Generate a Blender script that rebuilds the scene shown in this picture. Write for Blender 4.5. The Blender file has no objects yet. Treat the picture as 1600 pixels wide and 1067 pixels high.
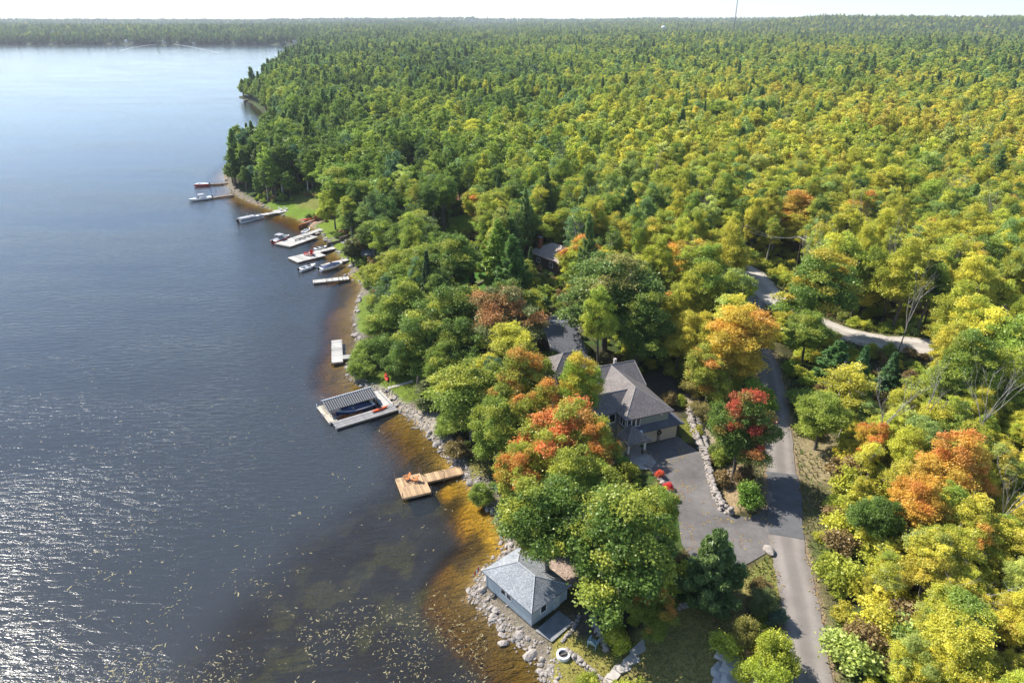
import bpy, bmesh, math, random
import numpy as np
from mathutils import Vector, Matrix, noise as mnoise

sc = bpy.context.scene
R = math.radians
rng = np.random.default_rng(7)
random.seed(11)

# ---------------------------------------------------------------- camera, sky, sun, exposure
CAM_H = 60.0
PITCH = R(25.3)
cam_d = bpy.data.cameras.new('camera')
cam_d.sensor_width = 36.0
cam_d.lens = 24.0
cam_d.clip_start = 0.5
cam_d.clip_end = 40000
cam = bpy.data.objects.new('camera', cam_d)
sc.collection.objects.link(cam)
cam.location = (0, 0, CAM_H)
cam.rotation_euler = (R(90) - PITCH, 0, 0)
sc.camera = cam

SUN_EL, SUN_AZ = 46.0, 57.0          # azimuth: degrees to the left of the view direction (+Y)
sun_dir = Vector((-math.sin(R(SUN_AZ)) * math.cos(R(SUN_EL)), math.cos(R(SUN_AZ)) * math.cos(R(SUN_EL)), math.sin(R(SUN_EL))))
world = bpy.data.worlds.new('World')
sc.world = world
world.use_nodes = True
wn = world.node_tree.nodes
sky = wn.new('ShaderNodeTexSky')
sky.sky_type = 'NISHITA'
sky.sun_disc = False
sky.sun_elevation = R(SUN_EL)
sky.sun_rotation = R(-SUN_AZ)
sky.altitude = 200
sky.air_density = 0.75
sky.dust_density = 0.2
sky.ozone_density = 2.0
bg = wn['Background']
bg.inputs['Strength'].default_value = 0.145
gam = wn.new('ShaderNodeGamma'); gam.inputs[1].default_value = 0.86      # evens out the sky as thin high haze does
world.node_tree.links.new(sky.outputs[0], gam.inputs[0]); sat = wn.new('ShaderNodeHueSaturation'); sat.inputs['Saturation'].default_value = 1.08
world.node_tree.links.new(gam.outputs[0], sat.inputs['Color']); world.node_tree.links.new(sat.outputs[0], bg.inputs[0])
sun_l = bpy.data.lights.new('sun', 'SUN')
sun_l.energy = 4.6
sun_l.angle = R(0.55)
sun_l.color = (1.0, 0.94, 0.84)
sun_o = bpy.data.objects.new('sun', sun_l)
sun_o.rotation_euler = (-sun_dir).to_track_quat('-Z', 'Y').to_euler()
sun_o.location = (-80, 80, 150)
sc.collection.objects.link(sun_o)
sc.view_settings.view_transform = 'Standard'
sc.view_settings.look = 'None'
sc.view_settings.gamma = 1.0
sc.view_settings.use_curve_mapping = False
sc.view_settings.exposure = 0.98
sc.cycles.max_bounces = 7
sc.cycles.diffuse_bounces = 3
sc.cycles.glossy_bounces = 2
sc.cycles.transmission_bounces = 3
sc.cycles.transparent_max_bounces = 6
sc.cycles.volume_bounces = 0
sc.cycles.sample_clamp_indirect = 4.0
sc.cycles.sample_clamp_direct = 4.0
sc.cycles.use_denoising = True

# ---------------------------------------------------------------- helpers
FPX = 1600 / 36.0 * 24.0
SP, CP = math.sin(PITCH), math.cos(PITCH)
def at(px, py, z=0.0):
    """The place in metres seen at a photo pixel, on the level z."""
    x = (px - 800) / FPX; y = -(py - 533.5) / FPX
    t = (CAM_H - z) / (SP - y * CP)
    return (x * t, (CP + y * SP) * t, z)
def depth_of(X, Y, Z):
    return Y * CP - (Z - CAM_H) * SP
def to_px(X, Y, Z):
    f = depth_of(X, Y, Z); u = Y * SP + (Z - CAM_H) * CP
    return 800 + FPX * X / f, 533.5 - FPX * u / f

def mat(name, col, rough=0.75, var=0.15, scale=3.0, bump=0.0, metal=0.0, spec=0.4, col2=None, bscale=None):
    m = bpy.data.materials.new(name); m.use_nodes = True
    nt = m.node_tree; b = nt.nodes['Principled BSDF']
    b.inputs['Roughness'].default_value = rough
    b.inputs['Metallic'].default_value = metal
    b.inputs['Specular IOR Level'].default_value = spec
    tc = nt.nodes.new('ShaderNodeTexCoord')
    n = nt.nodes.new('ShaderNodeTexNoise'); n.inputs['Scale'].default_value = scale; n.inputs['Detail'].default_value = 5
    nt.links.new(tc.outputs['Object'], n.inputs['Vector'])
    r = nt.nodes.new('ShaderNodeMix'); r.data_type = 'RGBA'
    c2 = col2 or tuple(min(1, c * (1 + var)) for c in col)
    c1 = col if col2 else tuple(c * (1 - var) for c in col)
    r.inputs[6].default_value = (*c1, 1); r.inputs[7].default_value = (*c2, 1)
    mr = nt.nodes.new('ShaderNodeMapRange'); mr.inputs[1].default_value = 0.3; mr.inputs[2].default_value = 0.7
    nt.links.new(n.outputs['Fac'], mr.inputs[0]); nt.links.new(mr.outputs[0], r.inputs[0])
    nt.links.new(r.outputs[2], b.inputs['Base Color'])
    if bump:
        n2 = nt.nodes.new('ShaderNodeTexNoise'); n2.inputs['Scale'].default_value = bscale or scale * 4; n2.inputs['Detail'].default_value = 4
        nt.links.new(tc.outputs['Object'], n2.inputs['Vector'])
        bp = nt.nodes.new('ShaderNodeBump'); bp.inputs['Strength'].default_value = bump; bp.inputs['Distance'].default_value = 0.1
        nt.links.new(n2.outputs['Fac'], bp.inputs['Height']); nt.links.new(bp.outputs[0], b.inputs['Normal'])
    return m

def link(o, parent=None):
    sc.collection.objects.link(o)
    if parent is not None: o.parent = parent
    return o
def tag(o, label=None, cat=None, group=None, kind=None):
    if label: o['label'] = label
    if cat: o['category'] = cat
    if group: o['group'] = group
    if kind: o['kind'] = kind
    return o
def thing(name, label, cat, loc=(0, 0, 0), rz=0.0, group=None):
    o = bpy.data.objects.new(name, None); o.empty_display_size = 0.3
    o.location = loc; o.rotation_euler = (0, 0, rz)
    link(o); return tag(o, label, cat, group)
def copy_tree(o, parent=None):
    c = o.copy(); sc.collection.objects.link(c)
    if parent is not None: c.parent = parent
    for ch in o.children: copy_tree(ch, c)
    return c
def mesh_np(name, V, F, mats=(), mi=None, smooth=False, attrs=None):
    """A mesh from numpy arrays; F is an (n,3) or (n,4) array."""
    V = np.asarray(V, np.float32); F = np.asarray(F, np.int32)
    me = bpy.data.meshes.new(name); k = F.shape[1]
    me.vertices.add(len(V)); me.vertices.foreach_set('co', V.ravel())
    me.loops.add(F.size); me.loops.foreach_set('vertex_index', F.ravel())
    me.polygons.add(len(F)); me.polygons.foreach_set('loop_start', np.arange(0, F.size, k, dtype=np.int32))
    me.polygons.foreach_set('loop_total', np.full(len(F), k, np.int32))
    for m in mats: me.materials.append(m)
    if mi is not None: me.polygons.foreach_set('material_index', np.asarray(mi, np.int32))
    if smooth: me.polygons.foreach_set('use_smooth', np.ones(len(F), bool))
    for nm, (typ, dom, arr) in (attrs or {}).items():
        a = me.attributes.new(nm, typ, dom)
        a.data.foreach_set({'FLOAT': 'value', 'FLOAT_COLOR': 'color', 'FLOAT_VECTOR': 'vector', 'INT': 'value'}[typ], np.asarray(arr).ravel())
    me.update(calc_edges=True); me.validate()
    return me

class MB:
    """Collects boxes, bars, tubes and free polygons and links them as ONE mesh object."""
    def __init__(s): s.v = []; s.f = []
    def add(s, V, F):
        o = len(s.v); s.v += [tuple(p) for p in V]; s.f += [tuple(i + o for i in q) for q in F]; return s
    def box(s, x0, x1, y0, y1, z0, z1, bev=0.0):
        V = [(x0, y0, z0), (x1, y0, z0), (x1, y1, z0), (x0, y1, z0), (x0, y0, z1), (x1, y0, z1), (x1, y1, z1), (x0, y1, z1)]
        if bev:
            V = V[:4] + [(x0, y0, z1 - bev), (x1, y0, z1 - bev), (x1, y1, z1 - bev), (x0, y1, z1 - bev)] + [(x0 + bev, y0 + bev, z1), (x1 - bev, y0 + bev, z1), (x1 - bev, y1 - bev, z1), (x0 + bev, y1 - bev, z1)]
            F = [(3, 2, 1, 0)] + [(i, (i + 1) % 4, 4 + (i + 1) % 4, 4 + i) for i in range(4)] + [(4 + i, 4 + (i + 1) % 4, 8 + (i + 1) % 4, 8 + i) for i in range(4)] + [(8, 9, 10, 11)]
            return s.add(V, F)
        return s.add(V, [(3, 2, 1, 0), (4, 5, 6, 7), (0, 1, 5, 4), (1, 2, 6, 5), (2, 3, 7, 6), (3, 0, 4, 7)])
    def prism(s, pts, z0, z1):
        n = len(pts)
        V = [(p[0], p[1], z0) for p in pts] + [(p[0], p[1], z1) for p in pts]
        return s.add(V, [tuple(range(n - 1, -1, -1)), tuple(range(n, 2 * n))] + [(i, (i + 1) % n, n + (i + 1) % n, n + i) for i in range(n)])
    def tube(s, pts, radii, n=7, cap=True):
        pts = [Vector(p) for p in pts]
        if not hasattr(radii, '__len__'): radii = [radii] * len(pts)
        V = []; F = []
        for k, p in enumerate(pts):
            d = (pts[min(k + 1, len(pts) - 1)] - pts[max(k - 1, 0)]).normalized()
            a = d.orthogonal().normalized() if abs(d.z) > 0.9 else d.cross(Vector((0, 0, 1))).normalized()
            b = d.cross(a)
            for i in range(n):
                t = 2 * math.pi * i / n
                V.append(p + (a * math.cos(t) + b * math.sin(t)) * radii[k])
        for k in range(len(pts) - 1):
            for i in range(n):
                F.append((k * n + i, k * n + (i + 1) % n, (k + 1) * n + (i + 1) % n, (k + 1) * n + i))
        if cap:
            F.append(tuple(range(n - 1, -1, -1))); F.append(tuple(range((len(pts) - 1) * n, len(pts) * n)))
        return s.add(V, F)
    def lathe(s, prof, n=16, c=(0, 0)):
        V = []; F = []
        for r, z in prof:
            for i in range(n):
                t = 2 * math.pi * i / n; V.append((c[0] + r * math.cos(t), c[1] + r * math.sin(t), z))
        for k in range(len(prof) - 1):
            for i in range(n): F.append((k * n + i, k * n + (i + 1) % n, (k + 1) * n + (i + 1) % n, (k + 1) * n + i))
        F.append(tuple(range(n - 1, -1, -1))); F.append(tuple(range((len(prof) - 1) * n, len(prof) * n)))
        return s.add(V, F)
    def build(s, name, m, parent=None, smooth=False, rot=None):
        me = bpy.data.meshes.new(name); me.from_pydata(s.v, [], s.f)
        bm = bmesh.new(); bm.from_mesh(me); bmesh.ops.recalc_face_normals(bm, faces=bm.faces); bm.to_mesh(me); bm.free()
        me.materials.append(m)
        if smooth: me.polygons.foreach_set('use_smooth', np.ones(len(me.polygons), bool))
        return link(bpy.data.objects.new(name, me), parent)
def box(name, m, parent, *a, **k): return MB().box(*a, **k).build(name, m, parent)
def loc_frame(O, deg):
    """local (u, v) -> world; u at deg from +X, v 90 degrees counter-clockwise of it."""
    c, s_ = math.cos(R(deg)), math.sin(R(deg))
    return lambda u, v: (O[0] + c * u - s_ * v, O[1] + s_ * u + c * v)

def smooth01(x): x = np.clip(x, 0, 1); return x * x * (3 - 2 * x)
# value noise on arrays
_T = rng.random((256, 256))
def vnoise(x, y, s=1.0):
    x = np.asarray(x, float) / s + 1000.0; y = np.asarray(y, float) / s + 1000.0
    xi = np.floor(x).astype(int); yi = np.floor(y).astype(int); fx = x - xi; fy = y - yi
    fx = fx * fx * (3 - 2 * fx); fy = fy * fy * (3 - 2 * fy)
    g = lambda a, b: _T[a % 256, b % 256]
    return (g(xi, yi) * (1 - fx) + g(xi + 1, yi) * fx) * (1 - fy) + (g(xi, yi + 1) * (1 - fx) + g(xi + 1, yi + 1) * fx) * fy
def fbm(x, y, s, o=4):
    r = 0; a = 0.5
    for k in range(o): r = r + a * vnoise(x + 17.3 * k, y - 9.1 * k, s / 2 ** k); a *= 0.5
    return r / (1 - 0.5 ** o)

# ---------------------------------------------------------------- the lie of the land
SHORE = [(24, -200), (17, 0), (9, 28), (5.5, 41), (3.5, 47.1), (3.0, 49.5), (0.0, 52.7), (-2.9, 55.8), (-4.8, 58.6), (-3.6, 62.1), (-0.4, 65.7), (-1.7, 71.3), (-4.0, 76.0), (-5.9, 79.5), (-8.0, 82.6),
         (-9.7, 85.8), (-12.1, 90.2), (-15.8, 95.8), (-19.0, 99.9), (-22.5, 104.6), (-25.7, 106.5), (-29.8, 111.0), (-31.6, 117.8), (-31.5, 123.5), (-33.2, 132), (-35.6, 141.6), (-36.1, 149.3),
         (-37.5, 160.0), (-42.2, 167.0), (-43.3, 174.6), (-48.3, 182.8), (-53.9, 194.9), (-61.2, 208.4), (-69.3, 219.6), (-78.1, 227.7), (-86.4, 236.4), (-93.0, 242.8), (-100.4, 250.5), (-107.3, 260.8),
         (-113.2, 271.9), (-121, 290), (-127, 315), (-130, 350), (-136, 400), (-152, 455), (-178, 510), (-202, 560), (-226, 600), (-234, 613), (-222, 630), (-228, 670), (-247, 715), (-285, 850), (-322, 1004),
         (-372, 1250), (-424, 1511), (-470, 1700), (-540, 1860), (-800, 1905), (-1100, 1880), (-1500, 1910), (-2400, 1960), (-9000, 2500)]
LAND = np.array(SHORE + [(-9000, 16000), (16000, 16000), (16000, -400), (24, -400)], float)
def shore_dist(x, y):
    """signed distance to the shoreline, positive on land"""
    x = np.asarray(x, float); y = np.asarray(y, float); d2 = np.full(x.shape, 1e18); ins = np.zeros(x.shape, bool)
    n = len(LAND)
    for i in range(n):
        a = LAND[i]; b = LAND[(i + 1) % n]; e = b - a
        if i < len(SHORE) - 1:
            t = np.clip(((x - a[0]) * e[0] + (y - a[1]) * e[1]) / (e @ e), 0, 1)
            d2 = np.minimum(d2, (x - a[0] - t * e[0]) ** 2 + (y - a[1] - t * e[1]) ** 2)
        c = (a[1] > y) != (b[1] > y)
        ins ^= c & (x < (b[0] - a[0]) * (y - a[1]) / (b[1] - a[1] + 1e-12) + a[0])
    d = np.sqrt(d2)
    return np.where(ins, d, -d)
def poly_mask(pts, x, y, soft=1.0):
    """1 inside a polygon, falling to 0 over `soft` metres outside it"""
    P = np.array([p[:2] for p in pts], float); n = len(P); d2 = np.full(np.shape(x), 1e18); ins = np.zeros(np.shape(x), bool)
    for i in range(n):
        a = P[i]; b = P[(i + 1) % n]; e = b - a
        t = np.clip(((x - a[0]) * e[0] + (y - a[1]) * e[1]) / (e @ e + 1e-9), 0, 1)
        d2 = np.minimum(d2, (x - a[0] - t * e[0]) ** 2 + (y - a[1] - t * e[1]) ** 2)
        c = (a[1] > y) != (b[1] > y)
        ins ^= c & (x < (b[0] - a[0]) * (y - a[1]) / (b[1] - a[1] + 1e-12) + a[0])
    return np.where(ins, 1.0, smooth01(1 - np.sqrt(d2) / soft))
def line_dist(pts, x, y):
    """distance to a polyline, and the z interpolated along it"""
    d2 = np.full(np.shape(x), 1e18); zz = np.zeros(np.shape(x))
    for a, b in zip(pts[:-1], pts[1:]):
        ex, ey = b[0] - a[0], b[1] - a[1]
        t = np.clip(((x - a[0]) * ex + (y - a[1]) * ey) / (ex * ex + ey * ey), 0, 1)
        q = (x - a[0] - t * ex) ** 2 + (y - a[1] - t * ey) ** 2
        m = q < d2; d2 = np.where(m, q, d2); zz = np.where(m, a[2] + t * (b[2] - a[2]), zz)
    return np.sqrt(d2), zz

ROAD = [(18, -30, 5), (22.5, 20, 5), (27.4, 43.2, 5), (29.6, 51.1, 5), (31.6, 60.4, 5), (33.0, 65.5, 5.1), (*at(1221, 740, 5.5)[:2], 5.5), (*at(1212, 650, 6.3)[:2], 6.3), (*at(1199, 575, 6.8)[:2], 6.8), (45.0, 117, 7), (49, 128, 7), (53.6, 139, 7)]
GRAVEL = [(50, 168, 7), (54.2, 150, 7), (*at(1192, 452, 7)[:2], 7), (*at(1222, 475, 7)[:2], 7), (*at(1262, 500, 7)[:2], 7), (*at(1320, 522, 7)[:2], 7), (*at(1390, 537, 7)[:2], 7), (*at(1445, 541, 7)[:2], 7), (86, 104, 7), (110, 98, 7)]
DRIVE = [at(*p, 5)[:2] for p in [(985, 716), (1005, 697), (1060, 682), (1068, 690), (1100, 712), (1104, 740), (1112, 770), (1124, 795), (1140, 806), (1172, 808), (1196, 795), (1203, 830), (1208, 858), (1170, 880), (1105, 905), (1065, 850), (1058, 800), (1042, 765), (1022, 735)]]
HOUSE_O = (15.9, 80.9); HOUSE_A = 21.0
hf = loc_frame(HOUSE_O, HOUSE_A)
HOUSE_PAD = [hf(-9, -3.5), hf(9.5, -1), hf(9.5, 8), hf(9, 18), hf(-10, 19)]
NEIGH_PAD = [(3, 103), (16, 103), (18, 126), (4, 124)]

def ground_z(x, y):
    x = np.asarray(x, float); y = np.asarray(y, float)
    d = shore_dist(x, y); r = np.hypot(x, y)
    h = 0.55 * smooth01(d / 1.6) + 4.0 * smooth01((d - 3) / 20) + 0.5 * (fbm(x, y, 9, 3) - 0.5) * smooth01((d - 2) / 8)
    h = h + 1.8 * smooth01((x - 18) / 25) * smooth01((d - 20) / 20)
    h = h + 9 * (fbm(x, y, 160, 3) - 0.45) * smooth01((d - 60) / 120)
    h = h + smooth01((r - 900) / 2600) * (10 * fbm(x + 500, y, 900, 3)) * smooth01(d / 300)
    h = h + smooth01((r - 2200) / 2500) * (30 * fbm(x - 900, y + 300, 2200, 3) - 8 + 10 * smooth01(x / 2500)) * smooth01((x / np.maximum(y, 1) + 0.45) / 0.3) * smooth01(d / 400)
    h = h + np.where(y > 500, 1, 0) * 34 * smooth01((x / np.maximum(y, 1) - 0.28) / 0.14) * smooth01((r - 2500) / 700) * smooth01((4600 - r) / 700) * (0.55 + 0.6 * fbm(x, y, 500, 2))
    h = h + np.where(y > 500, 1, 0) * 24 * smooth01((r - 5200) / 900) * smooth01((7600 - r) / 500) * (0.35 + 0.7 * fbm(x + 3000, y, 900, 2))
    # the ridge behind the far shore
    h = h + np.where((x < -300), 1, 0) * smooth01((d - 60) / 700) * smooth01((r - 1700) / 300) * (5 + 9 * fbm(x, y, 700, 2))
    bed = -0.14 * np.minimum(-d, 9) - 3.2 * smooth01((-d - 3) / 11) - 3 * smooth01((-d - 30) / 60) - 0.25 * (fbm(x, y, 5, 3) - 0.4) * smooth01(-d / 4)
    wf = poly_mask([(-14, 30), (-2, 44), (-9, 56), (-8, 70), (-13, 76), (-22, 66), (-28, 48)], np.where(r < 200, x, 1e5), np.where(r < 200, y, 1e5), 17) * smooth01(-d / 4)
    bed = bed * (1 - wf) + wf * np.maximum(bed, -1.25 - 0.9 * fbm(x, y, 5, 3))
    h = np.where(d > 0, h, bed)
    near = (r < 420)
    if np.any(near):
        xn, yn = np.where(near, x, 1e5), np.where(near, y, 1e5)
        for poly, z0, soft in ((HOUSE_PAD, 4.98, 5), (NEIGH_PAD, 5.6, 7)):
            w = poly_mask(poly, xn, yn, soft); h = h * (1 - w) + z0 * w
        for ln, hw, soft in ((ROAD, 2.6, 5.0), (GRAVEL, 3.4, 5.0)):
            q, zz = line_dist(ln, xn, yn); w = smooth01(1 - (q - hw) / soft); h = h * (1 - w) + (zz - 0.03) * w
        w = poly_mask(DRIVE, xn, yn, 2.0); h = h * (1 - w) + 4.97 * w
    return h
def gz(x, y): return float(ground_z(np.array([x]), np.array([y]))[0])
def land(px, py, n=4):
    """the point of the ground seen at a photo pixel"""
    z = 2.0
    for _ in range(n):
        p = at(px, py, z); z = max(gz(p[0], p[1]), 0.0)
    return (p[0], p[1], z)

# ---------------------------------------------------------------- ground, lake, roads
def L(*px): return [land(*p)[:2] for p in px]
LAWNS = [  # (outline, colour, soft edge)
    (L((598, 618), (570, 590), (600, 572), (640, 572), (662, 598), (650, 625), (625, 632)), (0.115, 0.16, 0.022), 0.8),
    (L((415, 318), (470, 313), (492, 322), (505, 333), (465, 343), (440, 334)), (0.12, 0.19, 0.02), 1.5),
    (L((455, 305), (510, 310), (500, 328), (470, 322)), (0.16, 0.17, 0.04), 2.0),
    (L((497, 352), (525, 340), (545, 352), (540, 365), (512, 373)), (0.13, 0.19, 0.02), 1.5),
    (L((515, 378), (545, 376), (560, 390), (550, 412), (535, 400)), (0.13, 0.19, 0.02), 1.2),
    (L((545, 432), (562, 424), (568, 440), (550, 442)), (0.17, 0.19, 0.02), 1.0),
    (L((690, 345), (735, 335), (745, 360), (705, 372)), (0.13, 0.2, 0.02), 2.5),
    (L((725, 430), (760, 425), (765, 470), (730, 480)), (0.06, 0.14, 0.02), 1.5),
    (L((560, 470), (580, 460), (590, 520), (562, 520)), (0.12, 0.17, 0.025), 1.0),
    (L((985, 715), (1000, 722), (1012, 738), (985, 735), (965, 722)), (0.09, 0.15, 0.03), 0.6),
    (L((1063, 655), (1078, 660), (1085, 690), (1070, 690)), (0.15, 0.16, 0.03), 0.5),
    (L((870, 985), (905, 990), (950, 1010), (960, 1067), (868, 1067)), (0.21, 0.19, 0.05), 1.0),
    (L((985, 1000), (1060, 950), (1120, 935), (1170, 905), (1150, 960), (1110, 1005), (1110, 1067), (960, 1067)), (0.20, 0.175, 0.06), 1.2),
    (L((1170, 900), (1208, 868), (1218, 900), (1215, 950), (1190, 940)), (0.17, 0.17, 0.045), 0.8),
    (L((735, 720), (760, 690), (765, 740), (740, 745)), (0.15, 0.14, 0.04), 1.0),
]
DIRTS = [
    (L((1128, 735), (1160, 728), (1165, 790), (1140, 800)), (0.26, 0.19, 0.11), 1.0),
    (L((1245, 690), (1290, 680), (1320, 740), (1275, 760)), (0.22, 0.18, 0.10), 2.0),
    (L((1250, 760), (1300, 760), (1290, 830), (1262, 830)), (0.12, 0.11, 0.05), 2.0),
    (L((455, 352), (478, 345), (505, 345), (470, 358)), (0.36, 0.24, 0.17), 0.8),
    (L((600, 285), (640, 268), (690, 290), (640, 310)), (0.30, 0.24, 0.18), 2.5),
    (L((640, 300), (700, 292), (720, 312), (630, 322)), (0.17, 0.07, 0.05), 2.0),
    (L((620, 655), (655, 640), (690, 650), (705, 690), (668, 668)), (0.31, 0.27, 0.22), 1.0),
    (L((585, 600), (600, 610), (640, 640), (620, 640)), (0.31, 0.27, 0.22), 0.7),
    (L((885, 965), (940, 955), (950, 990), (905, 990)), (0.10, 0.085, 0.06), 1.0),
    (L((845, 500), (900, 480), (915, 505), (895, 520), (850, 520)), (0.24, 0.22, 0.20), 1.0),
    (L((1065, 620), (1090, 610), (1120, 660), (1110, 700), (1090, 660)), (0.27, 0.22, 0.15), 1.0),
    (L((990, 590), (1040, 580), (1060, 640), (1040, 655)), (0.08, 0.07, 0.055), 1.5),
    (L((850, 865), (885, 880), (895, 910), (870, 900)), (0.29, 0.22, 0.18), 1.0),
]
th = np.radians(np.linspace(-64, 64, 460))
rr = np.concatenate([np.linspace(8, 30, 12, endpoint=False), np.exp(np.arange(math.log(30), math.log(340), 0.0085)), np.exp(np.arange(math.log(340), math.log(9000), 0.02))])
TT, RR = np.meshgrid(th, rr)
GX, GY = (RR * np.sin(TT)).ravel(), (RR * np.cos(TT)).ravel()
GD = shore_dist(GX, GY)
GZ = ground_z(GX, GY)
GZ = np.where(GD > 0, np.maximum(GZ, 0.12 * np.minimum(GD, 3)), GZ)
def lerp(a, b, t): return a + (np.asarray(b, float) - a) * t[:, None]
n1, n2 = fbm(GX, GY, 6, 4), fbm(GX + 400, GY, 1.7, 3)
col = np.tile([0.05, 0.05, 0.022], (len(GX), 1))
col = lerp(col, (0.05, 0.085, 0.018), smooth01((n1 - 0.42) * 5))
col = lerp(col, (0.10, 0.075, 0.035), smooth01((n2 - 0.6) * 5))
far = smooth01((np.hypot(GX, GY) - 500) / 600)
col = lerp(col, (0.032, 0.05, 0.016), far)
shore = smooth01(1 - (GD - 1.2 - 1.5 * n1) / 1.2) * (GD > 0) * (RR.ravel() < 330)
col = lerp(col, (0.20, 0.17, 0.135), shore * 0.85)
nr = RR.ravel() < 400
xn, yn = np.where(nr, GX, 1e5), np.where(nr, GY, 1e5)
for ln, hw, wd in ((ROAD, 2.2, 2.6), (GRAVEL, 2.8, 2.6)):
    q, _ = line_dist(ln, xn, yn)
    w = smooth01(1 - (q - hw) / wd) * (0.45 + 0.55 * smooth01((n2 - 0.3) * 3))
    col = lerp(col, (0.17, 0.145, 0.07), w * 0.85)
    col = lerp(col, (0.27, 0.2, 0.14), smooth01(1 - (q - hw + 0.2) / 0.6) * 0.8)
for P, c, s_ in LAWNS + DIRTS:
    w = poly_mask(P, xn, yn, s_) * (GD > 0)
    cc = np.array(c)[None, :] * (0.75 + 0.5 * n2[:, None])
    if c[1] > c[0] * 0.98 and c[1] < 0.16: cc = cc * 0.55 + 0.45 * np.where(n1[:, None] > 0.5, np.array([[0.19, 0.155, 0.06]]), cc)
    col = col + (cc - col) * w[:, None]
# the lake bed: ochre sand along the bank, then dark weed
bed = np.tile([0.225, 0.15, 0.018], (len(GX), 1)) * (0.6 + 0.8 * n2[:, None])
bed = bed * (0.8 + 0.9 * smooth01((GY - 63) / 4) * smooth01((88 - GY) / 6))[:, None]
weed = smooth01((n1 - 0.44) * 6) * smooth01((-GD - 0.6) / 3.0)
bed = lerp(bed, (0.06, 0.05, 0.02), weed * 0.9)
bed = lerp(bed, (0.05, 0.06, 0.04), smooth01((-GD - 3.5 - 5 * n1) / 4))
flatw = poly_mask([(-14, 30), (-2, 44), (-9, 56), (-8, 70), (-13, 76), (-22, 66), (-28, 48)], xn, yn, 17)
n4 = fbm(GX - 70, GY, 3.2, 4)
bed = lerp(bed, (0.035, 0.035, 0.018), flatw * smooth01((-GD - 4) / 3))
bed = lerp(bed, (0.10, 0.15, 0.05), flatw * smooth01((n4 - 0.46) * 6) * smooth01((-GD - 4) / 3))
bed = lerp(bed, (0.11, 0.075, 0.02), smooth01((62 - GY) / 4) * 0.75 * (GD > -5))
stones = smooth01(1 - (-GD) / 1.6) * (n2 > 0.5)
bed = lerp(bed, (0.30, 0.22, 0.12), stones * 0.7)
col = np.where((GD > 0)[:, None], col, bed)
bed = lerp(bed, (0.045, 0.05, 0.03), smooth01((RR.ravel() - 330) / 120))
col = np.where((GD > 0)[:, None], col, bed)
nr_, nc_ = RR.shape
I = np.arange(nr_ * nc_).reshape(nr_, nc_)
GF = np.stack([I[:-1, :-1], I[:-1, 1:], I[1:, 1:], I[1:, :-1]], -1).reshape(-1, 4)
def attr_ground():
    m = bpy.data.materials.new('ground'); m.use_nodes = True; nt = m.node_tree; b = nt.nodes['Principled BSDF']
    b.inputs['Roughness'].default_value = 0.95; b.inputs['Specular IOR Level'].default_value = 0.15
    a = nt.nodes.new('ShaderNodeAttribute'); a.attribute_name = 'albedo'
    g = nt.nodes.new('ShaderNodeNewGeometry')
    n = nt.nodes.new('ShaderNodeTexNoise'); n.inputs['Scale'].default_value = 2.6; n.inputs['Detail'].default_value = 6; n.inputs['Roughness'].default_value = 0.7
    nt.links.new(g.outputs['Position'], n.inputs['Vector'])
    mr = nt.nodes.new('ShaderNodeMapRange'); mr.inputs[1].default_value = 0.25; mr.inputs[2].default_value = 0.75; mr.inputs[3].default_value = 0.45; mr.inputs[4].default_value = 1.6
    nt.links.new(n.outputs['Fac'], mr.inputs[0])
    mx = nt.nodes.new('ShaderNodeVectorMath'); mx.operation = 'SCALE'
    nt.links.new(a.outputs['Color'], mx.inputs[0]); nt.links.new(mr.outputs[0], mx.inputs['Scale'])
    nt.links.new(mx.outputs[0], b.inputs['Base Color'])
    n3 = nt.nodes.new('ShaderNodeTexNoise'); n3.inputs['Scale'].default_value = 5; n3.inputs['Detail'].default_value = 5
    nt.links.new(g.outputs['Position'], n3.inputs['Vector'])
    bp = nt.nodes.new('ShaderNodeBump'); bp.inputs['Strength'].default_value = 0.8; bp.inputs['Distance'].default_value = 0.25
    nt.links.new(n3.outputs['Fac'], bp.inputs['Height']); nt.links.new(bp.outputs[0], b.inputs['Normal'])
    return m
gme = mesh_np('ground', np.stack([GX, GY, GZ], 1), GF, [attr_ground()], smooth=True, attrs={'albedo': ('FLOAT_COLOR', 'POINT', np.concatenate([col, np.ones((len(col), 1))], 1))})
tag(link(bpy.data.objects.new('ground', gme)), kind='structure')

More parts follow.
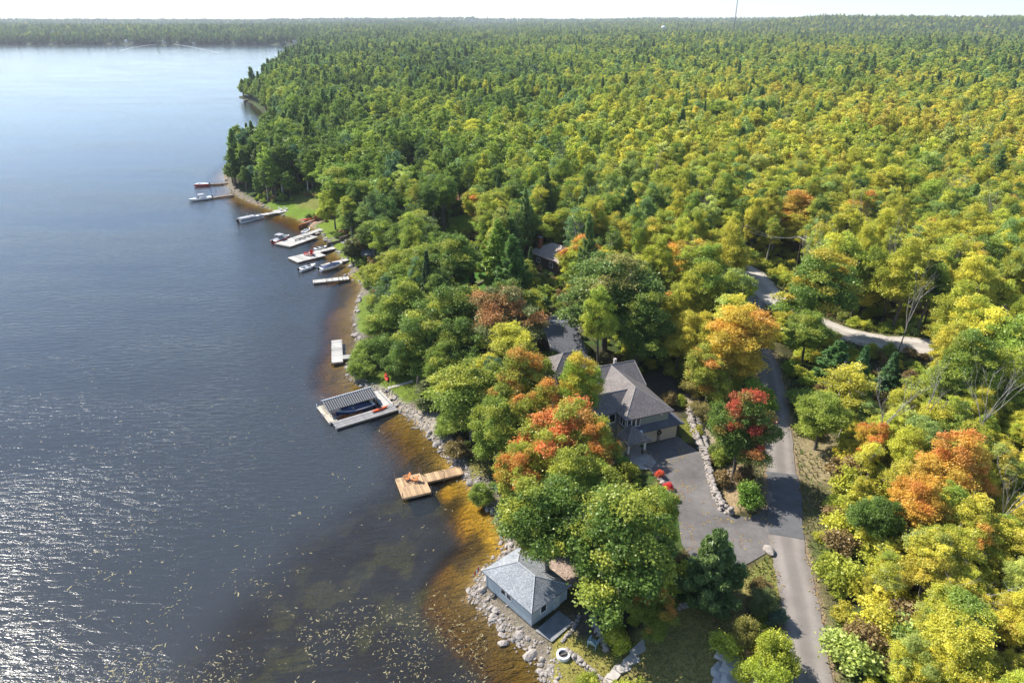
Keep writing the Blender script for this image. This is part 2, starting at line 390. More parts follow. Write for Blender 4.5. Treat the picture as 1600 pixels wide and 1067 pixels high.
def water_mat():
    m = bpy.data.materials.new('lake_water'); m.use_nodes = True; nt = m.node_tree; N = nt.nodes; K = nt.links
    for n in list(N): N.remove(n)
    out = N.new('ShaderNodeOutputMaterial')
    g = N.new('ShaderNodeNewGeometry')
    def wav(rot, sx, sy, detail, rough=0.55, dist=0.0):
        mp = N.new('ShaderNodeMapping'); mp.inputs['Rotation'].default_value = (0, 0, R(rot)); mp.inputs['Scale'].default_value = (sx, sy, 1)
        K.new(g.outputs['Position'], mp.inputs['Vector'])
        n = N.new('ShaderNodeTexNoise'); n.inputs['Scale'].default_value = 1; n.inputs['Detail'].default_value = detail; n.inputs['Roughness'].default_value = rough; n.inputs['Distortion'].default_value = dist
        K.new(mp.outputs[0], n.inputs['Vector']); return n.outputs['Fac']
    def math_(op, a, b):
        n = N.new('ShaderNodeMath'); n.operation = op
        for i, v in enumerate((a, b)):
            if isinstance(v, (int, float)): n.inputs[i].default_value = v
            else: K.new(v, n.inputs[i])
        return n.outputs[0]
    big = wav(20, 0.012, 0.03, 3)
    amp = N.new('ShaderNodeMapRange'); amp.inputs[1].default_value = 0.35; amp.inputs[2].default_value = 0.68; amp.inputs[3].default_value = 0.45; amp.inputs[4].default_value = 1.5
    K.new(big, amp.inputs[0])
    h = math_('ADD', math_('MULTIPLY', wav(-28, 0.40, 1.35, 4, 0.62, 0.6), 1.0), math_('MULTIPLY', wav(18, 0.9, 2.6, 2, 0.5, 0.3), 0.35))
    sp = N.new('ShaderNodeSeparateXYZ'); K.new(g.outputs['Position'], sp.inputs[0])
    calm = N.new('ShaderNodeMapRange'); calm.interpolation_type = 'SMOOTHSTEP'; calm.inputs[1].default_value = 90; calm.inputs[2].default_value = 420; calm.inputs[3].default_value = 1.0; calm.inputs[4].default_value = 0.3
    K.new(sp.outputs['Y'], calm.inputs[0])
    h = math_('MULTIPLY', math_('MULTIPLY', h, amp.outputs[0]), calm.outputs[0])      # the far half of the lake lies in the lee of the hills
    bp = N.new('ShaderNodeBump'); bp.inputs['Strength'].default_value = 1.0; bp.inputs['Distance'].default_value = WAVE
    K.new(h, bp.inputs['Height'])
    gl = N.new('ShaderNodeBsdfGlossy'); gl.inputs['Roughness'].default_value = 0.1; gl.inputs['Color'].default_value = (1, 1, 1, 1)
    K.new(bp.outputs[0], gl.inputs['Normal'])
    tr = N.new('ShaderNodeBsdfTransparent'); tr.inputs['Color'].default_value = (1, 1, 1, 1)
    df = N.new('ShaderNodeBsdfDiffuse'); df.inputs['Color'].default_value = (0.125, 0.15, 0.176, 1)
    m1 = N.new('ShaderNodeMixShader'); dp = N.new('ShaderNodeAttribute'); dp.attribute_name = 'depth'
    dm = N.new('ShaderNodeMapRange'); dm.interpolation_type = 'SMOOTHSTEP'; dm.inputs[1].default_value = 0.5; dm.inputs[2].default_value = 3.2; dm.inputs[3].default_value = 0.015; dm.inputs[4].default_value = 0.28
    K.new(dp.outputs['Fac'], dm.inputs[0]); K.new(dm.outputs[0], m1.inputs[0])
    K.new(tr.outputs[0], m1.inputs[1]); K.new(df.outputs[0], m1.inputs[2])
    fr = N.new('ShaderNodeFresnel'); fr.inputs['IOR'].default_value = 1.35; K.new(bp.outputs[0], fr.inputs['Normal'])
    mx = N.new('ShaderNodeMixShader'); K.new(fr.outputs[0], mx.inputs[0]); K.new(m1.outputs[0], mx.inputs[1]); K.new(gl.outputs[0], mx.inputs[2])
    K.new(mx.outputs[0], out.inputs['Surface'])
    va = N.new('ShaderNodeVolumeAbsorption'); va.inputs['Color'].default_value = (0.74, 0.58, 0.10, 1); va.inputs['Density'].default_value = 0.75
    K.new(va.outputs[0], out.inputs['Volume'])
    return m
WAVE = 0.14
lake_m = water_mat()
# the water surface: its murk (light scattered back by the water itself) grows with the depth below it
keep = (GD < 4).reshape(nr_, nc_); kq = keep[:-1, :-1] | keep[:-1, 1:] | keep[1:, 1:] | keep[1:, :-1]
LF = GF[kq.ravel()]; used, inv = np.unique(LF, return_inverse=True); LF = inv.reshape(-1, 4)
LV = np.stack([GX[used], GY[used], np.zeros(len(used))], 1)
tag(link(bpy.data.objects.new('lake', mesh_np('lake', LV, LF, [lake_m], attrs={'depth': ('FLOAT', 'POINT', np.maximum(-GZ[used], 0))}))), kind='structure')

def ribbon(name, pts, hw, m, dz, kind='structure', step=1.5, wob=0.0):
    """A paved strip draped along a polyline of (x, y, z)."""
    P = [Vector(p) for p in pts]; S = []
    # Catmull-Rom
    for i in range(len(P) - 1):
        p0, p1, p2, p3 = P[max(i - 1, 0)], P[i], P[i + 1], P[min(i + 2, len(P) - 1)]
        n = max(2, int((p2 - p1).length / step))
        for k in range(n):
            t = k / n
            S.append(0.5 * ((2 * p1) + (p2 - p0) * t + (2 * p0 - 5 * p1 + 4 * p2 - p3) * t * t + (3 * p1 - p0 - 3 * p2 + p3) * t ** 3))
    S.append(P[-1]); V = []; NA = 9
    for k, p in enumerate(S):
        d = (S[min(k + 1, len(S) - 1)] - S[max(k - 1, 0)]); d.z = 0; d.normalize(); nrm = Vector((d.y, -d.x, 0))
        h = hw(k / (len(S) - 1)) if callable(hw) else hw
        for a in range(NA):
            u = a / (NA - 1) * 2 - 1
            w = u * h + (wob * (random.random() - 0.5) if abs(u) == 1 else 0)
            q = p + nrm * w
            V.append((q.x, q.y, p.z + dz + 0.05 * (1 - u * u)))
    F = [(k * NA + a, k * NA + a + 1, (k + 1) * NA + a + 1, (k + 1) * NA + a) for k in range(len(S) - 1) for a in range(NA - 1)]
    UV = np.array([(a / (NA - 1) * 2 - 1) for k in range(len(S)) for a in range(NA)])
    me = mesh_np(name, V, F, [m], smooth=True, attrs={'across': ('FLOAT', 'POINT', UV)})
    return tag(link(bpy.data.objects.new(name, me)), kind=kind)
def asphalt(name, base, light, edge=None):
    m = mat(name, base, rough=0.92, scale=0.35, col2=light, spec=0.25, bump=0.25, bscale=30)
    nt = m.node_tree; b = nt.nodes['Principled BSDF']; src = b.inputs['Base Color'].links[0].from_socket
    a = nt.nodes.new('ShaderNodeAttribute'); a.attribute_name = 'across'
    # worn wheel tracks
    ab = nt.nodes.new('ShaderNodeMath'); ab.operation = 'ABSOLUTE'; nt.links.new(a.outputs['Fac'], ab.inputs[0])
    rp = nt.nodes.new('ShaderNodeValToRGB'); cr = rp.color_ramp
    cr.elements[0].position = 0.0; cr.elements[0].color = (0.86,) * 3 + (1,); cr.elements[1].position = 1.0; cr.elements[1].color = (0.92, 0.88, 0.82, 1)
    for p, v in ((0.2, 0.9), (0.45, 1.16), (0.62, 1.14), (0.82, 0.95)):
        e = cr.elements.new(p); e.color = (v, v, v, 1)
    nt.links.new(ab.outputs[0], rp.inputs[0])
    mx = nt.nodes.new('ShaderNodeMix'); mx.data_type = 'RGBA'; mx.blend_type = 'MULTIPLY'; mx.inputs[0].default_value = 1.0
    nt.links.new(src, mx.inputs[6]); nt.links.new(rp.outputs[0], mx.inputs[7])
    tc = nt.nodes.new('ShaderNodeTexCoord'); n2 = nt.nodes.new('ShaderNodeTexNoise'); n2.inputs['Scale'].default_value = 9; n2.inputs['Detail'].default_value = 6
    nt.links.new(tc.outputs['Object'], n2.inputs[0]); mr = nt.nodes.new('ShaderNodeMapRange'); mr.inputs[3].default_value = 0.75; mr.inputs[4].default_value = 1.25
    nt.links.new(n2.outputs['Fac'], mr.inputs[0]); sc2 = nt.nodes.new('ShaderNodeVectorMath'); sc2.operation = 'SCALE'
    nt.links.new(mx.outputs[2], sc2.inputs[0]); nt.links.new(mr.outputs[0], sc2.inputs['Scale']); nt.links.new(sc2.outputs[0], b.inputs['Base Color'])
    return m
road_m = asphalt('road_asphalt', (0.185, 0.165, 0.15), (0.245, 0.22, 0.2))
gravel_m = asphalt('gravel_surface', (0.34, 0.31, 0.27), (0.44, 0.40, 0.36))
ribbon('road', ROAD, lambda t: 2.05 - 0.25 * t, road_m, 0.05, wob=0.25)
ribbon('gravel_road', GRAVEL, 3.4, gravel_m, 0.09, wob=0.5)

def sheet(name, pts, z, m, kind='structure', div=1.2, zf=None):
    """A flat polygon cut into a fine grid of triangles."""
    bm = bmesh.new(); vs = [bm.verts.new((p[0], p[1], z)) for p in pts]; bm.faces.new(vs)
    bmesh.ops.triangulate(bm, faces=bm.faces)
    me = bpy.data.meshes.new(name); bm.normal_update()
    if bm.faces[:][0].normal.z < 0: bmesh.ops.reverse_faces(bm, faces=bm.faces)
    bm.to_mesh(me); bm.free(); me.materials.append(m)
    return tag(link(bpy.data.objects.new(name, me)), kind=kind)
drive_m = mat('driveway_asphalt', (0.112, 0.105, 0.103), rough=0.9, scale=0.22, col2=(0.175, 0.162, 0.155), bump=0.25, bscale=30, spec=0.25)
sheet('driveway', DRIVE, 5.052, drive_m)
def cracks(m):
    nt = m.node_tree; N = nt.nodes; K = nt.links; b = N['Principled BSDF']; src = b.inputs['Base Color'].links[0].from_socket
    tc = N.new('ShaderNodeTexCoord'); ns = N.new('ShaderNodeTexNoise'); ns.inputs['Scale'].default_value = 0.7; ns.inputs['Detail'].default_value = 5; K.new(tc.outputs['Object'], ns.inputs[0])
    ad = N.new('ShaderNodeVectorMath'); ad.operation = 'MULTIPLY_ADD'; ad.inputs[1].default_value = (1.6, 1.6, 0); K.new(ns.outputs['Color'], ad.inputs[0]); K.new(tc.outputs['Object'], ad.inputs[2])
    vo = N.new('ShaderNodeTexVoronoi'); vo.feature = 'DISTANCE_TO_EDGE'; vo.inputs['Scale'].default_value = 0.075; K.new(ad.outputs[0], vo.inputs['Vector'])
    mr = N.new('ShaderNodeMapRange'); mr.inputs[1].default_value = 0.0008; mr.inputs[2].default_value = 0.0035; mr.inputs[3].default_value = 0.6; mr.inputs[4].default_value = 1.0; K.new(vo.outputs['Distance'], mr.inputs[0])
    n2 = N.new('ShaderNodeTexNoise'); n2.inputs['Scale'].default_value = 1.3; n2.inputs['Detail'].default_value = 7; n2.inputs['Roughness'].default_value = 0.7; K.new(tc.outputs['Object'], n2.inputs[0])
    m2 = N.new('ShaderNodeMapRange'); m2.inputs[1].default_value = 0.3; m2.inputs[2].default_value = 0.7; m2.inputs[3].default_value = 0.8; m2.inputs[4].default_value = 1.18; K.new(n2.outputs['Fac'], m2.inputs[0])
    mm = N.new('ShaderNodeMath'); mm.operation = 'MULTIPLY'; K.new(mr.outputs[0], mm.inputs[0]); K.new(m2.outputs[0], mm.inputs[1])
    sc3 = N.new('ShaderNodeVectorMath'); sc3.operation = 'SCALE'; K.new(src, sc3.inputs[0]); K.new(mm.outputs[0], sc3.inputs['Scale']); K.new(sc3.outputs[0], b.inputs['Base Color'])
cracks(drive_m)
patch_m = mat('road_patch_asphalt', (0.115, 0.115, 0.12), rough=0.9, scale=0.8, var=0.15, bump=0.25, bscale=30, spec=0.25)
ribbon('road_patch', [(32.2, 62.6, 5.03), (33.0, 65.5, 5.1), (34.7, 70, 5.28), (*at(1221, 740, 5.5)[:2], 5.5)], lambda t: 2.0, patch_m, 0.064)

# ---------------------------------------------------------------- trees: prototypes
def leaf_mat(name, inst):
    m = bpy.data.materials.new(name); m.use_nodes = True; nt = m.node_tree; N = nt.nodes; K = nt.links
    for n in list(N): N.remove(n)
    out = N.new('ShaderNodeOutputMaterial')
    if inst:
        a = N.new('ShaderNodeAttribute'); a.attribute_type = 'INSTANCER'; a.attribute_name = 'tint'; colr = a.outputs['Color']
    else:
        oi = N.new('ShaderNodeObjectInfo'); colr = oi.outputs['Color']
        ac = N.new('ShaderNodeAttribute'); ac.attribute_type = 'OBJECT'; ac.attribute_name = 'leaf_accent'
        am = N.new('ShaderNodeAttribute'); am.attribute_type = 'OBJECT'; am.attribute_name = 'accent_amount'
        ap = N.new('ShaderNodeAttribute'); ap.attribute_name = 'patch'
        s = N.new('ShaderNodeMath'); s.operation = 'ADD'; K.new(ap.outputs['Fac'], s.inputs[0]); K.new(am.outputs['Fac'], s.inputs[1])
        mr = N.new('ShaderNodeMapRange'); mr.inputs[1].default_value = 0.9; mr.inputs[2].default_value = 1.2
        K.new(s.outputs[0], mr.inputs[0])
        mm = N.new('ShaderNodeMix'); mm.data_type = 'RGBA'
        K.new(mr.outputs[0], mm.inputs[0]); K.new(colr, mm.inputs[6]); K.new(ac.outputs['Color'], mm.inputs[7]); colr = mm.outputs[2]
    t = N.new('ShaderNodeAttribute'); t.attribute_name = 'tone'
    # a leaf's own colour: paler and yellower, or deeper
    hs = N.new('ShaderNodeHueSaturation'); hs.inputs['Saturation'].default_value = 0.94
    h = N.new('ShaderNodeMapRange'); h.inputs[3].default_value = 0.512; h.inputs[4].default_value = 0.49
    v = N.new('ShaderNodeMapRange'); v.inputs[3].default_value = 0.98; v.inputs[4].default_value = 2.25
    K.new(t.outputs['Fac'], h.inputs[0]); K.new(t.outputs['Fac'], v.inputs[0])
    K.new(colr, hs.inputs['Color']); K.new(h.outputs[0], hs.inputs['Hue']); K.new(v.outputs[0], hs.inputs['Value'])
    d = N.new('ShaderNodeBsdfDiffuse'); K.new(hs.outputs[0], d.inputs['Color'])
    tl = N.new('ShaderNodeBsdfTranslucent'); K.new(hs.outputs[0], tl.inputs['Color'])
    m1 = N.new('ShaderNodeMixShader'); m1.inputs[0].default_value = 0.42; K.new(d.outputs[0], m1.inputs[1]); K.new(tl.outputs[0], m1.inputs[2])
    gl = N.new('ShaderNodeBsdfGlossy'); gl.inputs['Roughness'].default_value = 0.42; gl.inputs['Color'].default_value = (1, 1, 0.95, 1)
    m2 = N.new('ShaderNodeMixShader'); m2.inputs[0].default_value = 0.02; K.new(m1.outputs[0], m2.inputs[1]); K.new(gl.outputs[0], m2.inputs[2])
    K.new(m2.outputs[0], out.inputs['Surface'])
    return m
LEAF = leaf_mat('tree_leaves', False)
LEAF_I = leaf_mat('forest_leaves', True)
BARK = mat('grey_bark', (0.13, 0.115, 0.10), rough=0.95, scale=5, var=0.4, bump=0.6)
BARK_PALE = mat('pale_bark', (0.36, 0.34, 0.31), rough=0.9, scale=4, var=0.35, bump=0.4)
BARK_DARK = mat('brown_bark', (0.085, 0.06, 0.045), rough=0.95, scale=5, var=0.4, bump=0.6)

def leaves(C, NRM, size, g, elong=1.25):
    """rhombic leaf sprays: centres C, facing NRM"""
    n = len(C)
    a = np.cross(NRM, g.normal(size=(n, 3))); a /= np.linalg.norm(a, axis=1, keepdims=True) + 1e-9
    b = np.cross(NRM, a)
    s = size * (0.65 + 0.7 * g.random(n))[:, None]
    w = s * 0.5; l = s * 0.5 * elong
    bend = NRM * s * 0.12
    V = np.stack([C - a * l - bend, C - b * w + bend * 0.6, C + a * l - bend, C + b * w + bend * 0.6], 1).reshape(-1, 3)
    F = np.arange(4 * n).reshape(n, 4)
    return V, F
def unit(n, g):
    v = g.normal(size=(n, 3)); return v / np.linalg.norm(v, axis=1, keepdims=True)

def broadleaf(seed, H=15.0, rad=4.5, base=0.26, ncl=85, nl=150, size=0.34, cl_r=1.15, limbs=9, flat=0.62, wide=0.0, airy=0.0):
    """crown (V, F, tone, patch) and trunk MB of a broadleaved tree"""
    g = np.random.default_rng(seed)
    zc = H * (base + 1) / 2; hz = H * (1 - base) / 2
    lob = unit(9, g); la = 0.55 + 0.5 * g.random(9)
    # a crown of several uneven heads: one tall, the others lower and to the sides
    subs = [((g.normal() * 0.12 * rad, g.normal() * 0.12 * rad, zc + 0.22 * hz), rad * 0.68, hz * 0.78)]
    a0 = g.random() * 6.28
    for k in range(g.integers(4, 7)):
        a = a0 + k * 1.15 + 0.5 * g.random(); q = rad * (0.38 + 0.22 * g.random()); subs.append(((q * math.cos(a), q * math.sin(a), zc + hz * (-0.45 + 0.75 * g.random())), rad * (0.38 + 0.2 * g.random()), hz * (0.3 + 0.22 * g.random())))
    wts = np.array([s_[1] ** 2 for s_ in subs]); wts /= wts.sum()
    cen = []
    tries = 0
    while len(cen) < ncl and tries < 7000:
        tries += 1
        c0, rr_, hh_ = subs[g.choice(len(subs), p=wts)]
        u = unit(1, g)[0]; q = g.random() ** (0.2 if g.random() < 0.85 else 0.9)
        e = 0.75 + 0.35 * np.max(np.clip(lob @ u, 0, 1) ** 3 * la)
        p = np.array(c0) + u * np.array([rr_, rr_, hh_]) * q * e
        if p[2] < H * base * 0.8: continue
        if all(np.sum(((p - c) / (1, 1, 0.7)) ** 2) > (cl_r * 0.74) ** 2 for c in cen): cen.append(p)
    cen = np.array(cen); m = len(cen)
    cr = cl_r * (0.6 + 0.75 * g.random(m))
    ctone = g.random(m)
    # colour patches: a smooth field over the crown that favours its top and one side
    fld = np.array([mnoise.noise(Vector(c) * 0.55 + Vector((seed * 3.1, 0, 0))) for c in cen])
    cp = 0.5 + 0.45 * fld + 0.22 * (cen[:, 2] - zc) / hz
    cp = (np.argsort(np.argsort(cp)) + 0.5) / m
    C = []; NR = []; tone = []; pat = []
    for k in range(m):
        n = int(nl * (cr[k] / cl_r) ** 2)
        u = unit(n, g)
        u[:, 2] = np.where(u[:, 2] < -0.25, -u[:, 2] * 0.6, u[:, 2])
        q = (0.5 + 0.5 * g.random(n) + np.where(g.random(n) < 0.16, 0.55 * g.random(n), 0))[:, None]
        bump_ = 1 + 0.35 * np.sin(u[:, :1] * 5 + k) * np.cos(u[:, 1:2] * 5 + 2 * k)
        P = cen[k] + u * q * bump_ * cr[k] * np.array([1, 1, flat])
        # sprays hang outward and down at the rim
        rim = np.hypot(u[:, 0], u[:, 1])
        P[:, 2] -= 0.18 * cr[k] * rim ** 2
        C.append(P); nn = u * 0.5 + g.normal(size=(n, 3)) * 0.8 + np.array([0, 0, 0.5]); NR.append(nn / np.linalg.norm(nn, axis=1, keepdims=True))
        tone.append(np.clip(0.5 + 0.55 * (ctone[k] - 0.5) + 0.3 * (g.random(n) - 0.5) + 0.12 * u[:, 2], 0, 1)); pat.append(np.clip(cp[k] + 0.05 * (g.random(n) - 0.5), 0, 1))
    C = np.concatenate(C); NR = np.concatenate(NR); tone = np.concatenate(tone); pat = np.concatenate(pat)
    if airy:
        keep = g.random(len(C)) > airy; C, NR, tone, pat = C[keep], NR[keep], tone[keep], pat[keep]
    V, F = leaves(C, NR, size, g)
    tb = MB(); r0 = 0.018 * H
    top = zc + hz * 0.35
    spine = [(0, 0, -0.6), (0, 0, 0), (0.05 * g.normal(), 0.05 * g.normal(), H * 0.15), (0.25 * g.normal(), 0.25 * g.normal(), H * 0.35), (0.4 * g.normal(), 0.4 * g.normal(), top)]
    tb.tube(spine, [r0 * 1.6, r0 * 1.25, r0, r0 * 0.75, r0 * 0.25], 7)
    order = np.argsort(-np.hypot(cen[:, 0], cen[:, 1]))
    for k in order[:limbs * 3]:
        c = cen[k]; f = 0.25 + 0.5 * g.random(); z0 = max(H * 0.14, min(c[2] - 0.25 * np.hypot(c[0], c[1]) - 0.8, top - 0.4))
        t = (z0) / top; b0 = np.array(spine[3]) * min(t * 1.2, 1); b0[2] = z0
        mid = (b0 + c) / 2 + np.array([0, 0, 0.35 * g.normal()]) + np.array([c[0], c[1], 0]) * 0.08
        tb.tube([b0, mid, c], [r0 * 0.42, r0 * 0.26, r0 * 0.07], 5, cap=False)
    for k in g.choice(m, min(m, 22), replace=False):        # bare twig ends that stick out of the leaves
        c = cen[k]; d = np.array([c[0], c[1], (c[2] - zc) * 0.8]); d = d / (np.linalg.norm(d) + 1e-6) + 0.45 * g.normal(size=3) + np.array([0, 0, 0.25]); d /= np.linalg.norm(d); l = cl_r * (1.0 + 0.7 * g.random())
        e = c + d * l; tb.tube([c, c + d * l * 0.5, e], [0.035, 0.024, 0.008], 4, cap=False)
        for _ in range(3):
            q = c + d * l * (0.5 + 0.4 * g.random()); w = d + 0.7 * g.normal(size=3); w /= np.linalg.norm(w); tb.tube([q, q + w * l * 0.45], [0.018, 0.006], 3, cap=False)
    return V, F, tone, pat, tb

def pine(seed, H=20.0, rad=3.6, base=0.3, layers=13, size=0.5, nl=60, up=0.25, white=True, spread=0.25, nbr=(5, 8)):
    """a white pine: whorls of long level branches with upturned plumes"""
    g = np.random.default_rng(seed); tb = MB(); r0 = 0.016 * H
    tb.tube([(0, 0, -0.6), (0, 0, H * 0.5), (0, 0, H * 0.98)], [r0 * 1.3, r0 * 0.8, r0 * 0.12], 7)
    C = []; NR = []; T = []; PT = []
    for k in range(layers):
        f = (k + 0.3 * g.random()) / layers
        z = H * (base + (1 - base) * f); prof = (1 - f) ** 0.75 * (0.55 + 0.45 * min(1, f * 5)) if white else (1 - f) ** 1.0
        nb = g.integers(*nbr); a0 = g.random() * 6.28
        for j in range(nb):
            a = a0 + 6.283 * j / nb + 0.35 * g.normal(); ln = max(0.35, rad * prof * (0.65 + 0.6 * g.random()))
            d = np.array([math.cos(a), math.sin(a), 0]); tip = np.array([0, 0, z]) + d * ln + np.array([0, 0, up * ln])
            tb.tube([(0, 0, z), tuple(np.array([0, 0, z]) + d * ln * 0.55), tuple(tip)], [r0 * 0.22, r0 * 0.14, r0 * 0.05], 4, cap=False)
            n = int(nl * (0.4 + ln / rad)); s = np.clip(0.25 + 0.8 * g.random(n) ** 0.75, 0, 1.05)
            side = np.array([-d[1], d[0], 0]); wd = spread * ln * (1.15 - s) + 0.2
            P = np.array([0, 0, z]) + d * (ln * s)[:, None] + np.array([0, 0, 1.0]) * (up * ln * s ** 2 + 0.18 * g.normal(size=n) + 0.08)[:, None] + side * (wd * g.normal(size=n) * 0.6)[:, None]
            C.append(P); nn = g.normal(size=(n, 3)) * 0.6 + np.array([0, 0, 0.9]) + d * 0.2; NR.append(nn / np.linalg.norm(nn, axis=1, keepdims=True))
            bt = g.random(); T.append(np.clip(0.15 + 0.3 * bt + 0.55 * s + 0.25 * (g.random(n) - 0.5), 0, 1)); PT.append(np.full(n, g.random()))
    n = 60; P = np.stack([0.2 * g.normal(size=n), 0.2 * g.normal(size=n), H * (0.93 + 0.08 * g.random(n))], 1); C.append(P); NR.append(unit(n, g)); T.append(0.5 + 0.3 * g.random(n)); PT.append(g.random(n))
    C = np.concatenate(C); V, F = leaves(C, np.concatenate(NR), size, g, 4.0)
    return V, F, np.concatenate(T), np.concatenate(PT), tb

def spruce(seed, H=14.0, rad=2.3, base=0.06, layers=26, size=0.36, nl=42):
    g = np.random.default_rng(seed); tb = MB(); r0 = 0.014 * H
    tb.tube([(0, 0, -0.6), (0, 0, H * 0.5), (0, 0, H)], [r0 * 1.2, r0 * 0.7, r0 * 0.08], 6)
    C = []; NR = []; T = []; PT = []
    for k in range(layers):
        f = k / layers; z = H * (base + (1 - base) * f); nb = g.integers(7, 10); a0 = g.random() * 6.28
        for j in range(nb):
            a = a0 + 6.283 * j / nb + 0.3 * g.normal(); ln = max(0.2, rad * (1 - f) ** 0.85 * (0.75 + 0.4 * g.random()))
            d = np.array([math.cos(a), math.sin(a), 0]); n = int(nl * (0.25 + ln / rad)); s = 0.15 + 0.9 * g.random(n)
            side = np.array([-d[1], d[0], 0])
            P = np.array([0, 0, z]) + d * (ln * s)[:, None] + np.array([0, 0, 1.0]) * (-0.32 * ln * s + 0.14 * ln * s ** 2 + 0.1 * g.normal(size=n))[:, None] + side * ((0.3 * ln * (1.1 - s) + 0.1) * g.normal(size=n) * 0.55)[:, None]
            C.append(P); nn = g.normal(size=(n, 3)) * 0.5 + np.array([0, 0, 0.6]) + d * 0.6; NR.append(nn / np.linalg.norm(nn, axis=1, keepdims=True))
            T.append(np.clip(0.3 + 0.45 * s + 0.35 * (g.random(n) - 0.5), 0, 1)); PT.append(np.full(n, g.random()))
    C = np.concatenate(C); V, F = leaves(C, np.concatenate(NR), size, g, 3.4)
    return V, F, np.concatenate(T), np.concatenate(PT), tb

def crown_mesh(name, res, m):
    V, F, t, p, tb = res
    return mesh_np(name, V, F, [m], attrs={'tone': ('FLOAT', 'FACE', t), 'patch': ('FLOAT', 'FACE', p)})
def mb_mesh(name, mb, m):
    me = bpy.data.meshes.new(name); me.from_pydata(mb.v, [], mb.f); me.materials.append(m)
    me.polygons.foreach_set('use_smooth', np.ones(len(me.polygons), bool)); return me

# near prototypes: kind -> list of (crown mesh, trunk mesh, height, radius)
PROTO = {}
def proto(kind, bark, fn, seeds, **k):
    for s in seeds:
        r = fn(s, **k)
        PROTO.setdefault(kind, []).append((crown_mesh('crown', r, LEAF), mb_mesh('trunk', r[4], bark), k.get('H', 15.0), k.get('rad', 4.5)))
proto('maple_tree', BARK, broadleaf, (1, 2, 3, 4), H=15.0, rad=4.8, ncl=120, nl=460, size=0.175, base=0.17, flat=0.6)
proto('broadleaf_tree', BARK, broadleaf, (11, 12, 13, 14, 15), H=17.0, rad=3.9, ncl=85, nl=360, size=0.185, base=0.32, cl_r=1.1, flat=0.6)
proto('birch_tree', BARK_PALE, broadleaf, (21, 22, 23), H=17.0, rad=3.1, ncl=62, nl=210, size=0.18, base=0.36, cl_r=0.95, airy=0.25)
proto('pine_tree', BARK_DARK, pine, (31, 32, 33), H=20.0, rad=4.2, nl=150, size=0.27, layers=12, up=0.3)
proto('spruce_tree', BARK_DARK, spruce, (41, 42), H=14.0, rad=2.5, size=0.2, nl=80)
proto('fir_tree', BARK_DARK, pine, (51,), H=9.0, rad=4.4, base=0.04, layers=10, size=0.15, nl=620, up=0.2, spread=0.2, nbr=(8, 11))
proto('cedar_tree', BARK_DARK, broadleaf, (61, 62), H=7.0, rad=1.5, base=0.02, ncl=60, nl=160, size=0.18, cl_r=0.6, flat=1.3, limbs=2)
proto('shrub', BARK, broadleaf, (71, 72, 73), H=3.0, rad=1.7, base=0.0, ncl=34, nl=190, size=0.14, cl_r=0.6, limbs=4, flat=0.8)

proto('roadside_bush', BARK, broadleaf, (81, 82, 83), H=4.6, rad=2.7, base=0.0, ncl=75, nl=260, size=0.135, cl_r=0.75, limbs=5, flat=0.8)

TREE_N = [0]
def tree(kind, x, y, h, r, colr, label=None, cat=None, group=None, accent=None, amount=0.0, z=None, rz=None, var=None, lean=0.0):
    ps = PROTO[kind]; cm, tm, H0, R0 = ps[(TREE_N[0] if var is None else var) % len(ps)]; TREE_N[0] += 1
    z = gz(x, y) if z is None else z
    o = bpy.data.objects.new(kind, None); o.empty_display_size = 0.5
    o.location = (x, y, z - 0.05); o.rotation_euler = (lean * random.uniform(-1, 1), lean * random.uniform(-1, 1), random.uniform(0, 6.28) if rz is None else rz)
    o.scale = (r / R0, r / R0, h / H0); sc.collection.objects.link(o)
    t = bpy.data.objects.new('trunk', tm); sc.collection.objects.link(t); t.parent = o
    c = bpy.data.objects.new('crown', cm); sc.collection.objects.link(c); c.parent = o
    c.color = (*colr, 1)
    c['leaf_accent'] = tuple(float(v) for v in (accent or colr)); c['accent_amount'] = float(amount)
    tag(o, label, cat or kind.split('_')[0] + (' tree' if kind != 'shrub' else ''), group)
    if kind in ('shrub', 'roadside_bush'): o['category'] = 'shrub'
    return o

# ---------------------------------------------------------------- trees that stand out one by one
G1, G2, YG, YE, OR, RD, DU, BR = (0.095, 0.155, 0.02), (0.165, 0.225, 0.025), (0.25, 0.27, 0.025), (0.44, 0.33, 0.025), (0.46, 0.2, 0.025), (0.38, 0.045, 0.02), (0.13, 0.155, 0.05), (0.17, 0.13, 0.04)
PG, SG = (0.085, 0.135, 0.03), (0.055, 0.095, 0.03)
PLACED = []          # (x, y, crown radius) of every tree
ANCHORS = []         # (x, y, words) that a forest tree's label may name
def hero(kind, cx, cy, rpx, h, colr, label, accent=None, amount=0.0, group=None, anchor=None, fr=0.6, **k):
    z0 = 3.0
    for _ in range(4):
        p = at(cx, cy, z0 + fr * h); z0 = max(gz(p[0], p[1]), 0.1)
    r = rpx * depth_of(p[0], p[1], z0 + fr * h) / FPX
    o = tree(kind, p[0], p[1], h, r, colr, label, None, group, accent, amount, z=z0, **k)
    PLACED.append((p[0], p[1], r, h)); 
    if anchor: ANCHORS.append((p[0], p[1], anchor))
    return o
NEARM = 'maples round the two houses'
hero('maple_tree', 965, 848, 95, 17, G1, 'largest deep green maple, between the boathouse and the driveway', YG, 0.22, var=0)
hero('maple_tree', 858, 822, 72, 15, G1, 'green maple leaning over the ochre shallows above the boathouse', YG, 0.3, var=1)
hero('maple_tree', 1024, 815, 40, 11, G2, 'green maple crowding the lower edge of the paved driveway', YG, 0.3, var=2)
hero('maple_tree', 905, 760, 55, 14, G2, 'green maple below the orange topped maple and beside the front walk', YG, 0.35, var=3)
